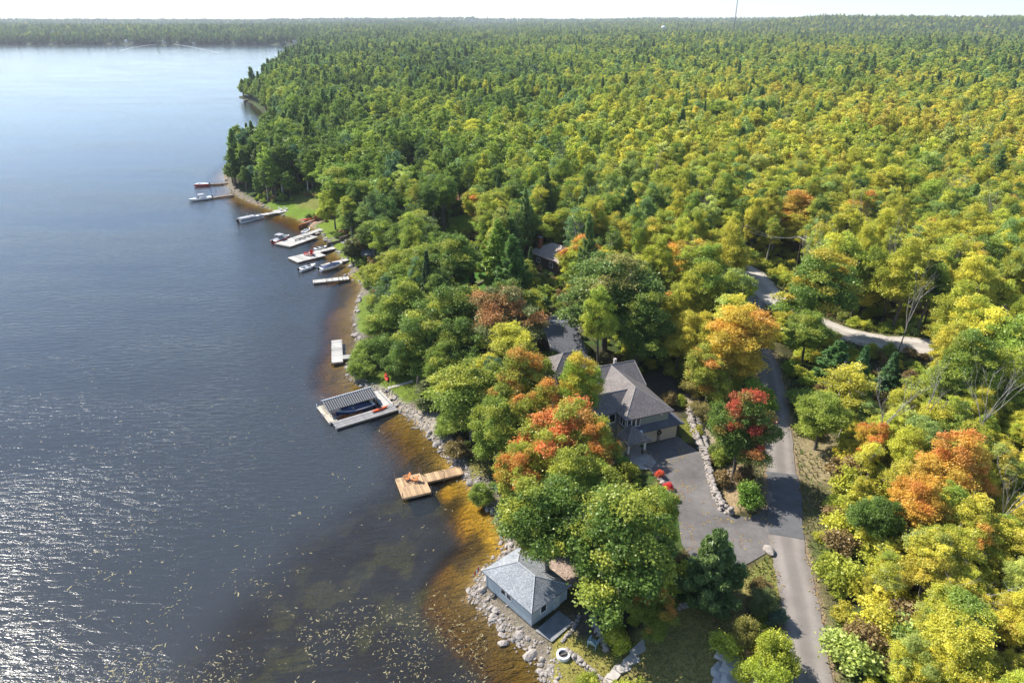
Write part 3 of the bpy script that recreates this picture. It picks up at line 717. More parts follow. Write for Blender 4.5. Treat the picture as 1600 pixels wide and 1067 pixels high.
hero('maple_tree', 868, 695, 66, 15, YG, 'maple with a wide orange and red top in front of the grey roofed house', (0.44, 0.15, 0.025), 0.32, var=2, anchor='the orange topped maple')
hero('maple_tree', 930, 688, 40, 12, YG, 'yellow and orange maple hiding the lower walls beside the porch', OR, 0.4, var=1)
hero('maple_tree', 812, 748, 42, 13, YG, 'maple turning orange along its top, at the bank by the wooden dock', OR, 0.3, var=1)
hero('maple_tree', 905, 607, 40, 14, (0.22, 0.29, 0.02), 'bright yellow green maple against the grey roof of the main house', YE, 0.25, var=0)
hero('fir_tree', 1118, 878, 56, 10, (0.085, 0.135, 0.036), 'dark green bushy evergreen at the mouth of the driveway', anchor='the dark bushy evergreen')
hero('maple_tree', 1020, 955, 37, 6.5, (0.15, 0.19, 0.02), 'small round maple with a few orange leaves on the front lawn', OR, 0.18, var=3)
hero('maple_tree', 1158, 668, 50, 13.5, (0.10, 0.155, 0.02), 'green maple with scarlet tips between the driveway and the road', (0.46, 0.03, 0.022), 0.17, var=0, anchor='the scarlet tipped maple')
hero('shrub', 1172, 776, 24, 4, (0.13, 0.22, 0.02), 'bright green bush on the bare corner where driveway and road meet')
hero('shrub', 1163, 742, 19, 3.6, (0.14, 0.09, 0.035), 'brown leaved bush beneath the scarlet tipped maple')
hero('maple_tree', 1150, 535, 58, 15, YE, 'golden yellow maple overhanging the narrow road', OR, 0.13, var=1, anchor='the golden maple')
hero('maple_tree', 1110, 575, 42, 11, YG, 'yellow green maple with orange sprays under the golden maple', OR, 0.15, var=2)
hero('shrub', 1185, 615, 26, 5, (0.2, 0.3, 0.02), 'lime green bush on the verge just above the scarlet tipped maple')
hero('maple_tree', 950, 455, 78, 19, (0.12, 0.18, 0.035), 'broad grey green maple behind the grey roofed house', (0.25, 0.2, 0.05), 0.12, var=3, anchor='the broad grey green maple')
hero('maple_tree', 1000, 510, 45, 15, G1, 'dark green maple close behind the ridge of the main house', YG, 0.15, var=0)
hero('maple_tree', 1082, 418, 44, 15, YE, 'yellow maple tinged orange at the edge of the gravel road clearing', OR, 0.1, var=2)
hero('maple_tree', 1060, 480, 30, 12, YG, 'yellow green maple with orange leaves beside the dark shed', OR, 0.2, var=1)
for i, (cx, cy, rp, h, c, lab) in enumerate([
    (655, 425, 44, 14, G2, 'mid green maple above the shrubby point of the shore'), (708, 412, 46, 16, G1, 'tall dark green maple beside the two pale pines'),
    (690, 490, 58, 16, G1, 'round dense green maple in the middle of the shore grove'), (632, 478, 42, 14, G2, 'lighter green maple at the water side of the shore grove'),
    (612, 425, 38, 12, YG, 'yellow green maple behind the clipped cedars'), (650, 545, 44, 14, G1, 'dark maple shading the lawn with the red kayak'),
    (715, 545, 46, 14, G1, 'dark maple in the shore grove beside the rusty crowned maple'), (600, 500, 34, 9, G2, 'low green maple at the waters edge by the white dock'),
    (650, 365, 44, 13, (0.17, 0.22, 0.06), 'pale grey green tree with silvery leaves above the shore grove'), (770, 330, 34, 14, YG, 'yellow green tree by the far small lawn')]):
    hero('maple_tree', cx, cy, rp, h, c, lab, YG, 0.15 + 0.05 * (i % 3), var=i)
hero('maple_tree', 788, 505, 60, 16, DU, 'rusty crowned maple beside the neighbour roof', (0.30, 0.15, 0.045), 0.36, var=2, anchor='the rusty crowned maple')
hero('maple_tree', 735, 618, 66, 14, G2, 'spreading green maple on the bank between the two nearer docks', YG, 0.3, var=3, anchor='the spreading bank maple')
hero('maple_tree', 818, 592, 50, 14, (0.19, 0.22, 0.02), 'yellow green maple with a peach flush between bank and house', OR, 0.16, var=0)
hero('maple_tree', 775, 672, 44, 13, G2, 'mid green maple above the head of the wooden dock', YG, 0.3, var=1)
hero('maple_tree', 843, 640, 40, 13, YG, 'yellow green maple touching the orange topped maple', OR, 0.2, var=3)
hero('maple_tree', 700, 575, 34, 12, G2, 'small green maple above the lawn path', YG, 0.2, var=2)
hero('pine_tree', 778, 405, 34, 20, (0.13, 0.2, 0.02), 'pale sunlit pine standing before the brown roof', anchor='the pale sunlit pine')
hero('pine_tree', 800, 425, 30, 18, (0.07, 0.14, 0.025), 'darker pine just behind the pale sunlit pine')
hero('spruce_tree', 829, 425, 15, 14, SG, 'slim blue green spruce at the corner of the brown roof')
hero('spruce_tree', 738, 440, 12, 9, SG, 'small dark spruce by the shaded lawn')
for i, (cx, cy, rp, h, c, k_, lab) in enumerate([
    (548, 392, 12, 6.5, (0.10, 0.12, 0.03), 'cedar_tree', 'end cedar of the clipped row nearest the water'), (562, 384, 13, 7, (0.13, 0.11, 0.03), 'cedar_tree', 'browning cedar second from the water in the clipped row'),
    (577, 381, 13, 7, (0.09, 0.12, 0.03), 'cedar_tree', 'middle cedar of the clipped row'), (591, 380, 13, 7, (0.07, 0.12, 0.03), 'cedar_tree', 'greenest cedar, fourth from the water in the clipped row'),
    (606, 384, 12, 6.5, (0.10, 0.13, 0.03), 'cedar_tree', 'cedar at the inland end of the clipped row')]):
    hero(k_, cx, cy, rp, h, c, lab, group='row of cedars by the shore lawn', fr=0.5)
ANCHORS.append((*land(575, 390)[:2], 'the clipped cedars'))
for cx, cy, rp, h, c, lab in [(572, 545, 26, 4.5, G2, 'green shoreline bush beside the white dock'), (600, 540, 30, 6, G1, 'dark green bush behind the white dock'), (622, 560, 24, 5, G1, 'dark bush at the top of the kayak lawn'),
                              (562, 573, 20, 3.5, G2, 'low bush above the grey boulders near the white dock'), (668, 604, 20, 2.5, DU, 'grey green bush at the end of the lawn path'), (662, 632, 16, 2.2, DU, 'grey green bush beside the fire ring'),
                              (700, 660, 24, 3.5, G2, 'leafy bush on the bank below the spreading maple'), (712, 700, 20, 2.5, BR, 'brown bush at the waterline near the wooden dock'), (752, 770, 18, 3, G2, 'bush at the shore end of the wooden dock')]:
    hero('roadside_bush' if h >= 3 else 'shrub', cx, cy, rp, h, c, lab)
hero('maple_tree', 1285, 448, 62, 18, (0.13, 0.2, 0.025), 'tall green maple inside the bend of the gravel road', YE, 0.18, var=0, anchor='the gravel bend maple')
hero('maple_tree', 1262, 520, 36, 10, G2, 'green maple below the tall maple in the gravel bend', YG, 0.2, var=1)
hero('spruce_tree', 1345, 580, 27, 11, (0.045, 0.11, 0.03), 'dark spruce beside the gravel road, the taller of a pair', anchor='the pair of dark spruces')
hero('spruce_tree', 1393, 578, 24, 8, (0.05, 0.11, 0.035), 'shorter dark spruce under the gravel road')
hero('pine_tree', 1305, 570, 34, 10, (0.06, 0.13, 0.03), 'bushy young pine between road and gravel bend')
hero('maple_tree', 1488, 735, 56, 12, (0.42, 0.28, 0.025), 'vivid orange maple in the yellow wood', (0.45, 0.17, 0.025), 0.18, var=0, anchor='the vivid orange maple')
hero('maple_tree', 1432, 790, 44, 10, (0.44, 0.27, 0.02), 'amber maple touching the vivid orange maple', (0.46, 0.16, 0.02), 0.12, var=1)
hero('maple_tree', 1368, 805, 36, 8, G1, 'lone deep green maple among yellow trees by the road', anchor='the lone green maple', var=2)
hero('maple_tree', 1362, 690, 26, 8, YE, 'yellow maple with an orange shoulder on the sandy verge', OR, 0.35, var=3)
hero('maple_tree', 1285, 650, 40, 9, (0.2, 0.25, 0.025), 'pale green young maple beside the road opposite the scarlet tipped maple', var=1)
hero('maple_tree', 1250, 335, 42, 15, (0.36, 0.27, 0.03), 'ochre maple in the forest above the gravel road', OR, 0.14, var=0, anchor='the ochre forest maple')
hero('maple_tree', 540, 290, 46, 17, (0.12, 0.2, 0.02), 'big green maple over the timber wall by the shore lawns', YG, 0.25, var=1, anchor='the timber wall maple')
hero('maple_tree', 520, 320, 22, 13, (0.27, 0.31, 0.02), 'bright lime maple beside the shore lawns', var=2)
hero('maple_tree', 742, 205, 26, 13, (0.42, 0.42, 0.02), 'bright yellow maple alone in the green forest', var=3, anchor='the bright yellow maple')
for cx, cy, rp, h, c, lab in [(1212, 1018, 34, 4.5, (0.27, 0.30, 0.02), 'yellow green roadside bush, the rounder of two'), (1205, 1060, 36, 4.5, (0.26, 0.31, 0.02), 'yellow green roadside bush beside the pale rock slab'),
                              (1195, 938, 22, 3.5, DU, 'dull green bush on the verge below the driveway mouth'), (1168, 985, 26, 3, (0.18, 0.17, 0.03), 'straggly bush above the pale rock slab'), (1215, 960, 14, 2.2, (0.09, 0.15, 0.10), 'small blue green bush on the road verge'),
                              (1190, 915, 18, 2.4, BR, 'brown twiggy bush beside the dark evergreen'), (1032, 738, 8, 1.2, (0.5, 0.1, 0.03), 'rusty flower bush on the driveway edge nearest the porch'), (1045, 757, 8, 1.1, (0.5, 0.03, 0.03), 'scarlet flower bush in the middle of the driveway edging'),
                              (1056, 778, 6, 0.9, (0.5, 0.04, 0.03), 'small scarlet flower bush lowest on the driveway edging'), (975, 722, 14, 1.6, (0.13, 0.24, 0.03), 'light green bush by the porch walk'), (905, 545, 16, 3, G2, 'green bush in front of the neighbour roof'), (862, 560, 18, 3.5, G1, 'dark bush behind the low rear roof of the main house'),
                              (1045, 620, 14, 2.5, BR, 'brown bush on the slope behind the garage'), (1100, 640, 22, 3, (0.2, 0.17, 0.05), 'tawny bush on the rocky slope above the driveway'), (1090, 600, 24, 4, (0.22, 0.2, 0.04), 'yellowish bush at the top of the rocky slope'), (1118, 700, 12, 2, (0.16, 0.2, 0.04), 'olive bush at the foot of the rocky slope')]:
    hero('roadside_bush' if h >= 3 else 'shrub', cx, cy, rp, h, c, lab)

# ---------------------------------------------------------------- the forest
def inside(px, py, P):
    ins = False; n = len(P); j = n - 1
    for i in range(n):
        if (P[i][1] > py) != (P[j][1] > py) and px < (P[j][0] - P[i][0]) * (py - P[i][1]) / (P[j][1] - P[i][1]) + P[i][0]: ins = not ins
        j = i
    return ins
# what stands in the open: no random tree may grow on or close in front of these (photo outline, how far off it is)
OPEN = [([(892, 556), (995, 556), (1066, 640), (1066, 692), (1000, 724), (955, 690), (905, 590)], 96), ([(1000, 722), (1060, 676), (1108, 708), (1136, 795), (1200, 790), (1210, 862), (1100, 880), (1068, 850), (1040, 765)], 82),
        ([(1200, 1067), (1310, 1067), (1268, 830), (1250, 740), (1234, 650), (1216, 560), (1184, 560), (1194, 740), (1200, 860)], 112), ([(1170, 425), (1195, 425), (1232, 470), (1228, 497), (1195, 492), (1178, 450)], 150), ([(1300, 505), (1345, 508), (1450, 522), (1450, 552), (1370, 556), (1325, 530)], 124),
        ([(560, 590), (600, 565), (650, 568), (668, 610), (720, 700), (760, 740), (700, 740), (560, 640)], 110), ([(300, 270), (360, 280), (400, 305), (475, 310), (508, 330), (560, 380), (572, 460), (480, 450), (300, 330)], 300), ([(740, 845), (815, 845), (895, 915), (960, 960), (1070, 950), (1170, 940), (1185, 1067), (850, 1067), (720, 930)], 66),
        ([(848, 495), (908, 480), (920, 548), (870, 556)], 116), ([(826, 374), (880, 378), (880, 425), (838, 425)], 168), ([(1245, 690), (1300, 680), (1330, 740), (1290, 830), (1262, 830)], 84), ([(1066, 590), (1110, 600), (1145, 800), (1100, 720)], 92),
        ([(688, 338), (742, 332), (750, 365), (700, 375)], 215), ([(722, 428), (765, 424), (768, 475), (730, 482)], 148), ([(568, 395), (600, 395), (600, 415), (568, 415)], 190), ([(1004, 466), (1042, 466), (1042, 505), (1004, 505)], 135), ([(1236, 385), (1250, 385), (1250, 440), (1236, 440)], 168)]
CLEAR = [(P, s_) for P, c, s_ in LAWNS + DIRTS] + [(DRIVE, 1), (HOUSE_PAD, 1), (NEIGH_PAD, 1)]
HERO_PX = []
def field(x, y):
    """how far the leaves have turned (0 green .. 1 gold), by place"""
    px, py = to_px(x, y, 12)
    t = 0.08 * smooth01(np.array((px - 330) / 200)) + smooth01(np.array((px - 520) / 700)) * 0.52 + smooth01(np.array((px - 1150) / 250)) * smooth01(np.array((py - 600) / 180)) * 0.2
    t = 0.19 + t * (0.40 + 0.55 * smooth01(np.array((py - 45) / 160)))
    return float(t)
def leaf_colour(t, rnd=random):
    u = t + rnd.gauss(0, 0.15)
    ramp = [(-0.2, (0.06, 0.11, 0.02)), (0.12, (0.10, 0.155, 0.024)), (0.32, (0.165, 0.235, 0.026)), (0.52, (0.245, 0.29, 0.025)), (0.75, (0.34, 0.34, 0.025)), (0.95, (0.39, 0.355, 0.028)), (1.2, (0.40, 0.33, 0.03))]
    u = min(max(u, -0.2), 1.2)
    for (a, ca), (b, cb) in zip(ramp[:-1], ramp[1:]):
        if u <= b:
            q = (u - a) / (b - a); c = [ca[i] + (cb[i] - ca[i]) * q for i in range(3)]; break
    k = rnd.uniform(0.8, 1.2)
    if rnd.random() < 0.10: c = [c[0] * 0.8, c[1] * 0.95, c[2] * 2.6]        # a grey green one
    return tuple(v * k for v in c), u
def conifer_share(x, y):
    px, py = to_px(x, y, 10)
    s = 0.04 + 0.3 * float(smooth01(np.array((250 - py) / 230))) * (0.55 + 0.45 * float(smooth01(np.array((900 - px) / 600))))
    s += 0.3 * float(smooth01(np.array((600 - px) / 200))) * float(smooth01(np.array((330 - py) / 120)))
    return s + 0.5 * (float(fbm(np.array([x]), np.array([y]), 70, 2)[0]) - 0.5)
cand = []
def sow(r0, r1, sp, jit=0.42):
    X, Y = np.meshgrid(np.arange(-r1, r1, sp), np.arange(0, r1, sp)); X = X.ravel() + (rng.random(X.size) - 0.5) * 2 * jit * sp; Y = Y.ravel() + (rng.random(Y.size) - 0.5) * 2 * jit * sp
    r = np.hypot(X, Y); k = (r >= r0) & (r < r1) & (np.abs(X) < Y * 0.92 + 26) & (Y > 20)
    X, Y = X[k], Y[k]; d = shore_dist(X, Y); k = d > 2.0
    return X[k], Y[k], d[k]
X, Y, D = sow(20, 300, 4.7)
X2, Y2, D2 = sow(20, 110, 2.5)
s1, s2 = (X > 33) & (Y < 84) & (X > 30 + (Y - 45) * 0.2), (X2 > 33) & (Y2 < 84) & (X2 > 30 + (Y2 - 45) * 0.2)
X, Y, D = np.concatenate([X[~s1], X2[s2]]), np.concatenate([Y[~s1], Y2[s2]]), np.concatenate([D[~s1], D2[s2]])
msk = np.zeros(len(X), bool)
for P, s_ in CLEAR: msk |= poly_mask(P, X, Y, 0.8) > 0.35
q, _ = line_dist(ROAD, X, Y); msk |= q < np.where((X > 30) & (Y < 84), 6.6, 4.2)
q, _ = line_dist(GRAVEL, X, Y); msk |= q < 5.0
X, Y, D = X[~msk], Y[~msk], D[~msk]
Zg = ground_z(X, Y)
near = []
HP = np.array([(a, b, c, d_) for a, b, c, d_ in PLACED])
for x, y, z, d in zip(X, Y, Zg, D):
    scrub = x > 33 and y < 84 and x > 30 + (y - 45) * 0.2
    if scrub: h = random.uniform(3.0, 9.0); r = min(h * random.uniform(0.22, 0.38), 2.6)
    else: h = random.uniform(10, 18.5); r = random.uniform(2.2, 4.6)
    if d < 6: h *= 0.75; r *= 0.85
    if np.any(np.hypot(HP[:, 0] - x, HP[:, 1] - y) < HP[:, 2] * 0.72 + r * 0.5): continue
    bad = False; dep = depth_of(x, y, z + h * 0.6); rp = r * FPX / dep
    cx, cy = to_px(x, y, z + h * 0.62); tx, ty = to_px(x, y, z + h); bx, by = to_px(x, y, z + h * 0.3)
    if cx < -120 or cx > 1740 or cy > 1230 or (cy > 1090 and x < 33): continue
    for P, far_ in OPEN:
        if y < far_:
            for qx, qy in ((cx, cy), (cx - rp * 0.9, cy), (cx + rp * 0.9, cy), (tx, ty), (bx, by), (cx - rp * .6, cy - rp * .6), (cx + rp * .6, cy + rp * .6), (cx - rp * .6, cy + rp * .6), (cx + rp * .6, cy - rp * .6), (cx, cy - rp * .5), (cx, cy + rp * .5), (cx - rp * .5, cy), (cx + rp * .5, cy)):
                if inside(qx, qy, P): bad = True; break
        if bad: break
    if bad: continue
    near.append((x, y, z, h, r, dep, cx, cy, scrub))
near.sort(key=lambda t: t[5])
COUNT = {}
ORD = ['nearest', 'second nearest', 'third nearest', 'fourth nearest', 'fifth nearest', 'sixth nearest', 'seventh nearest', 'eighth nearest']
ANCHORS += [(31, 70, 'the road below the driveway'), (*at(1212, 640, 7)[:2], 'the shaded stretch of road'), (*at(1400, 540, 7)[:2], 'the gravel road bend'), (*at(1190, 450, 7)[:2], 'the upper gravel road'),
            (10, 112, 'the neighbour roof'), (9, 158, 'the brown roof'), (*at(640, 295, 6)[:2], 'the mulch clearing'), (*at(440, 325, 2)[:2], 'the pontoon boat lawn'), (*at(350, 300, 1)[:2], 'the two far docks'), (*at(1550, 700, 6)[:2], 'the open scrub wood'),
            (*at(1340, 950, 6)[:2], 'the lower road'), (*at(1025, 485, 6)[:2], 'the dark shed'), (*at(720, 350, 5)[:2], 'the small far lawn'), (*at(1243, 430, 7)[:2], 'the utility pole'), (*at(1310, 345, 8)[:2], 'the bare grey tree'), (*at(1455, 285, 8)[:2], 'the tall bare tree'), (*at(1385, 285, 8)[:2], 'the slender bare tree'), (*at(1120, 250, 8)[:2], 'the bare hillside tree'), (*at(1500, 950, 6)[:2], 'the bleached dead tree'), (*at(1570, 420, 7)[:2], 'the wood above the gravel bend'), (*at(1010, 330, 7)[:2], 'the middle of the forest'), (*at(870, 300, 7)[:2], 'the forest beyond the brown roof')]
def colour_word(kind, c, u):
    if kind in ('pine_tree', 'spruce_tree'): return 'dark green' if c[1] < 0.095 else 'mid green'
    if c[2] > 0.034: return 'grey green'
    return 'deep green' if u < 0.05 else 'mid green' if u < 0.25 else 'light green' if u < 0.42 else 'yellow green' if u < 0.65 else 'yellow' if u < 0.9 else 'amber'
pend = []; rest = []
for x, y, z, h, r, dep, cx, cy, scrub in near:
    t = field(x, y); c, u = leaf_colour(t)
    cs = conifer_share(x, y) * (0.3 if scrub else 1)
    if random.random() < cs:
        kind = 'pine_tree' if random.random() < 0.75 else 'spruce_tree'
        k = random.uniform(0.75, 1.5); c = tuple(v * k for v in (PG if kind == 'pine_tree' else SG))
        h *= 1.12 if kind == 'pine_tree' else 0.95; r *= 0.95 if kind == 'pine_tree' else 0.6
    else:
        kind = 'birch_tree' if random.random() < 0.25 else ('maple_tree' if random.random() < (0.35 if scrub else 0.55 if u > 0.45 else 0.0) else 'broadleaf_tree')
        if kind == 'birch_tree': r *= 0.85
        if kind == 'maple_tree' and not scrub: r *= 1.1
    vis = -30 < cx < 1630 and -10 < cy < 1100
    if vis and COUNT.get(kind, 0) < 285 and dep < 250:
        COUNT[kind] = COUNT.get(kind, 0) + 1
        acc, am = None, 0
        if kind in ('maple_tree', 'birch_tree', 'broadleaf_tree'):
            acc, _u = leaf_colour(min(u + random.choice((0.25, 0.2, -0.3, -0.25, -0.4)), 0.85), random); am = random.uniform(0.25, 0.6)
            if kind == 'maple_tree' and random.random() < 0.06: acc, am = OR, random.uniform(0.1, 0.2)
        o = tree(kind, x, y, h, r, c, None, None, 'forest trees behind and around the houses', acc, am, z=z, lean=0.06)
        pend.append((o, kind, colour_word(kind, c, u), x, y, h, scrub))
    else:
        rest.append((x, y, z, h, r, kind, c))
# say which one: its colour and kind and the landmark it is nearest to
by = {}
HM = sorted(p[5] for p in pend)
for o, kind, cw, x, y, h, scrub in pend:
    a = min(ANCHORS, key=lambda a: (a[0] - x) ** 2 + (a[1] - y) ** 2); dist = math.hypot(a[0] - x, a[1] - y)
    al = (x * a[0] + y * a[1]) / math.hypot(a[0], a[1]) - math.hypot(a[0], a[1])      # farther off than the landmark, or this side of it
    ac = abs(x * a[1] - y * a[0]) / math.hypot(a[0], a[1])
    rel = 'behind' if al > ac * 0.6 else 'in front of' if al < -ac * 0.6 else 'beside'
    sz = 'tall' if h > 15.5 else 'small' if h < 10 else 'slim' if kind == 'birch_tree' else 'mid sized'
    by.setdefault((sz, cw, kind, rel, a[2]), []).append((dist, o))
NOUN = {'maple_tree': 'maple', 'birch_tree': 'pale stemmed tree', 'broadleaf_tree': 'leafy tree', 'pine_tree': 'pine', 'spruce_tree': 'spruce'}
ORD = ['nearest', 'second', 'third', 'fourth', 'fifth', 'sixth', 'seventh', 'eighth']
for (sz, cw, kind, rel, an), lst in by.items():
    lst.sort(key=lambda t: t[0])
    for i, (dist, o) in enumerate(lst):
        n = NOUN[kind]
        if len(lst) == 1: o['label'] = f'{sz} {cw} {n} {rel} {an}'
        elif i < len(ORD): o['label'] = f'{ORD[i]} {sz} {cw} {n} {rel} {an}'
        else: o['label'] = f'{sz} {cw} {n} deep in the forest {rel} {an}'
# forest farther off, one mass
def inst_mesh(kind, r): return crown_mesh('far_crown', r, LEAF_I)
bark_i = BARK
FPROTO = []
def fproto(kind, r, H, rad, bark=BARK):
    V, F, t, p, tb = r; nV = len(V)
    me = mesh_np('forest_tree', np.concatenate([V, np.array(tb.v)]), np.concatenate([F, np.array([f for f in tb.f if len(f) == 4]) + nV]), [LEAF_I, bark],
                 mi=np.concatenate([np.zeros(len(F), int), np.ones(sum(len(f) == 4 for f in tb.f), int)]), attrs={'tone': ('FLOAT', 'FACE', np.concatenate([t, np.zeros(sum(len(f) == 4 for f in tb.f))]))})
    FPROTO.append((kind, bpy.data.objects.new('p%02d' % len(FPROTO), me), H, rad))
for s in (101, 102, 103): fproto('b0', broadleaf(s, H=16, rad=4, base=0.3, ncl=75, nl=75, size=0.42, limbs=4), 16, 4)
for s in (104, 105): fproto('p0', pine(s, H=20, rad=4.0, nl=60, size=0.42), 20, 4.0, BARK_DARK)
fproto('s0', spruce(106, H=14, rad=2.4, nl=28, size=0.34), 14, 2.4, BARK_DARK)
for s in (111, 112, 113): fproto('b1', broadleaf(s, H=16, rad=4, base=0.25, ncl=45, nl=22, size=0.85, cl_r=1.4, limbs=1), 16, 4)
for s in (114, 115): fproto('p1', pine(s, H=20, rad=4.0, nl=14, size=0.8, layers=10), 20, 4.0, BARK_DARK)
fproto('s1', spruce(116, H=14, rad=2.4, nl=7, size=0.6, layers=16), 14, 2.4, BARK_DARK)
pcol = bpy.data.collections.new('forest_kinds')
for _, o, _, _ in FPROTO: pcol.objects.link(o)
def pick(cls):
    ids = [i for i, p in enumerate(FPROTO) if p[0] == cls]; return random.choice(ids)
def scatter(name, pts, coll, m=None):
    """points with rotation, scale, kind and tint -> instances"""
    P = np.array([p[0] for p in pts], np.float32); n = len(P)
    me = bpy.data.meshes.new(name); me.vertices.add(n); me.vertices.foreach_set('co', P.ravel())
    for nm, typ, key, k in (('scl', 'FLOAT_VECTOR', 'vector', 1), ('rot', 'FLOAT_VECTOR', 'vector', 2), ('idx', 'INT', 'value', 3), ('tint', 'FLOAT_COLOR', 'color', 4)):
        a = me.attributes.new(nm, typ, 'POINT'); a.data.foreach_set(key, np.array([p[k] for p in pts], np.int32 if typ == 'INT' else np.float32).ravel())
    ng = bpy.data.node_groups.new(name, 'GeometryNodeTree'); ng.interface.new_socket('Geometry', in_out='INPUT', socket_type='NodeSocketGeometry'); ng.interface.new_socket('Geometry', in_out='OUTPUT', socket_type='NodeSocketGeometry')
    N = ng.nodes; K = ng.links; gi = N.new('NodeGroupInput'); go = N.new('NodeGroupOutput')
    ci = N.new('GeometryNodeCollectionInfo'); ci.inputs['Collection'].default_value = coll; ci.inputs['Separate Children'].default_value = True; ci.inputs['Reset Children'].default_value = True
    ip = N.new('GeometryNodeInstanceOnPoints'); ip.inputs['Pick Instance'].default_value = True
    def na(nm, typ):
        a = N.new('GeometryNodeInputNamedAttribute'); a.data_type = typ; a.inputs['Name'].default_value = nm; return a.outputs['Attribute']
    K.new(gi.outputs[0], ip.inputs['Points']); K.new(ci.outputs[0], ip.inputs['Instance']); K.new(na('idx', 'INT'), ip.inputs['Instance Index'])
    K.new(na('scl', 'FLOAT_VECTOR'), ip.inputs['Scale'])
    er = N.new('FunctionNodeEulerToRotation'); K.new(na('rot', 'FLOAT_VECTOR'), er.inputs[0]); K.new(er.outputs[0], ip.inputs['Rotation'])
    K.new(ip.outputs[0], go.inputs[0])
    o = link(bpy.data.objects.new(name, me)); md = o.modifiers.new('scatter', 'NODES'); md.node_group = ng
    if m: me.materials.append(m)
    return tag(o, kind='stuff')
pts = []
def fpoint(x, y, z, h, r, cls, c):
    i = pick(cls); _, _, H0, R0 = FPROTO[i]
    pts.append(((x, y, z - 0.1), (r / R0, r / R0, h / H0), (0, 0, random.uniform(0, 6.28)), i, (*c, 1)))
for x, y, z, h, r, kind, c in rest:
    fpoint(x, y, z, h, r, {'pine_tree': 'p0', 'spruce_tree': 's0'}.get(kind, 'b0'), c)
# a low layer of saplings between the trees
CAPE = sow(430, 700, 4.6)
for x, y, d in zip(*CAPE):
    if x < -120 and d < 40 and x > -260: h = random.uniform(8, 15); fpoint(x, y, gz(x, y), h, h * 0.27, random.choice(('b0', 'b0', 'p0')), leaf_colour(0.15)[0])
COTS = [(60, 9), (92, 12), (183, 11), (203, 8), (212, 14), (262, 8), (283, 9), (308, 7), (370, 8), (436, 12), (455, 13), (467, 9)]
COTX = [((p - 800) / FPX * 1885 * CP * 1.045, w) for p, w in COTS]
FARS = sow(1750, 2350, 8.5)
for x, y, d in zip(*FARS):
    if x < -450 and d < 70 and x > -0.8 * y - 30 and not (d < 34 and any(abs(x / y * 1900 - cx_ / 1900 * 1900) < w_ * 0.75 for cx_, w_ in COTX)):
        h = random.uniform(11, 20); fpoint(x, y, gz(x, y) if False else 1.0 + d * 0.05, h, h * 0.3, 'p1' if random.random() < 0.6 else 'b1', tuple(v * random.uniform(0.7, 1.2) for v in PG))
for r0, r1, sp, lod, hs in ((300, 620, 6.0, '0', 1.0), (620, 1100, 8.0, '1', 1.05), (1100, 2000, 12.5, '1', 1.15), (2000, 4200, 22, '1', 1.2), (4200, 7500, 44, '1', 1.4)):
    X, Y, D = sow(r0, r1, sp)
    k = (D > 3) & (np.abs(X) < Y * 0.80 + 30); X, Y, D = X[k], Y[k], D[k]; Z = ground_z(X, Y)
    if r1 > 1700 and r0 < 2100:
        fk = np.zeros(len(X), bool)
        for cx_, w_ in COTX: fk |= (X < -450) & (D < 34) & (np.abs(X / Y * 1900 - cx_) < w_ * 0.75)
        X, Y, D, Z = X[~fk], Y[~fk], D[~fk], Z[~fk]
    if r0 < 400:
        mk = np.zeros(len(X), bool)
        for P, s_ in CLEAR: mk |= poly_mask(P, X, Y, 0.8) > 0.35
        X, Y, D, Z = X[~mk], Y[~mk], D[~mk], Z[~mk]
    CS = 0.5 * (fbm(X, Y, 90, 2) - 0.5); FB = fbm(X + 900, Y, 60, 2) - 0.5
    HV = 0.62 + 0.75 * fbm(X - 200, Y, 38, 3)
    for x, y, d, z, cs_, fb, hv in zip(X, Y, D, Z, CS, FB, HV):
        if random.random() < 0.04: continue
        px, py = to_px(x, y, z + 12)
        s = 0.04 + 0.24 * min(max((200 - py) / 170, 0), 1) * (0.6 + 0.4 * min(max((900 - px) / 600, 0), 1)) + (0.22 if x < -60 and d < 60 else 0) + 1.3 * cs_
        h = random.uniform(10, 18) * hs * hv; r = random.uniform(2.3, 4.8) * hs
        if random.random() < s:
            k = random.uniform(0.7, 1.4); kd = 'p' if random.random() < 0.7 else 's'
            fpoint(x, y, z, h * (1.12 if kd == 'p' else 1), r * (0.95 if kd == 'p' else 0.62), kd + lod, tuple(v * k * 1.15 for v in PG))
        else:
            t = field(x, y) + 0.8 * fb
            c, u = leaf_colour(t); fpoint(x, y, z, h, r, 'b' + lod, c)
NB = len(FPROTO)
SPROTO = []
scol = bpy.data.collections.new('shrub_kinds')
for q_, s in enumerate((201, 202, 203, 204)):
    r_ = broadleaf(s, H=3.0, rad=1.7, base=0.0, ncl=30, nl=100, size=0.17, cl_r=0.62, limbs=2, flat=0.8)
    so = bpy.data.objects.new('s%02d' % q_, crown_mesh('undergrowth_shrub', r_, LEAF_I)); scol.objects.link(so)
X, Y, D = sow(22, 270, 2.3)
k = D > 1.6; X, Y, D = X[k], Y[k], D[k]
mk = np.zeros(len(X), bool)
for P, s_ in CLEAR: mk |= poly_mask(P, X, Y, 0.8) > 0.3
q, _ = line_dist(ROAD, X, Y); mk |= q < 3.6
q, _ = line_dist(GRAVEL, X, Y); mk |= q < 4.2
mk |= poly_mask([(-6, 50), (9, 50), (12, 66), (-2, 66)], X, Y, 0.5) > 0.3
X, Y = X[~mk], Y[~mk]; Z = ground_z(X, Y); up = []
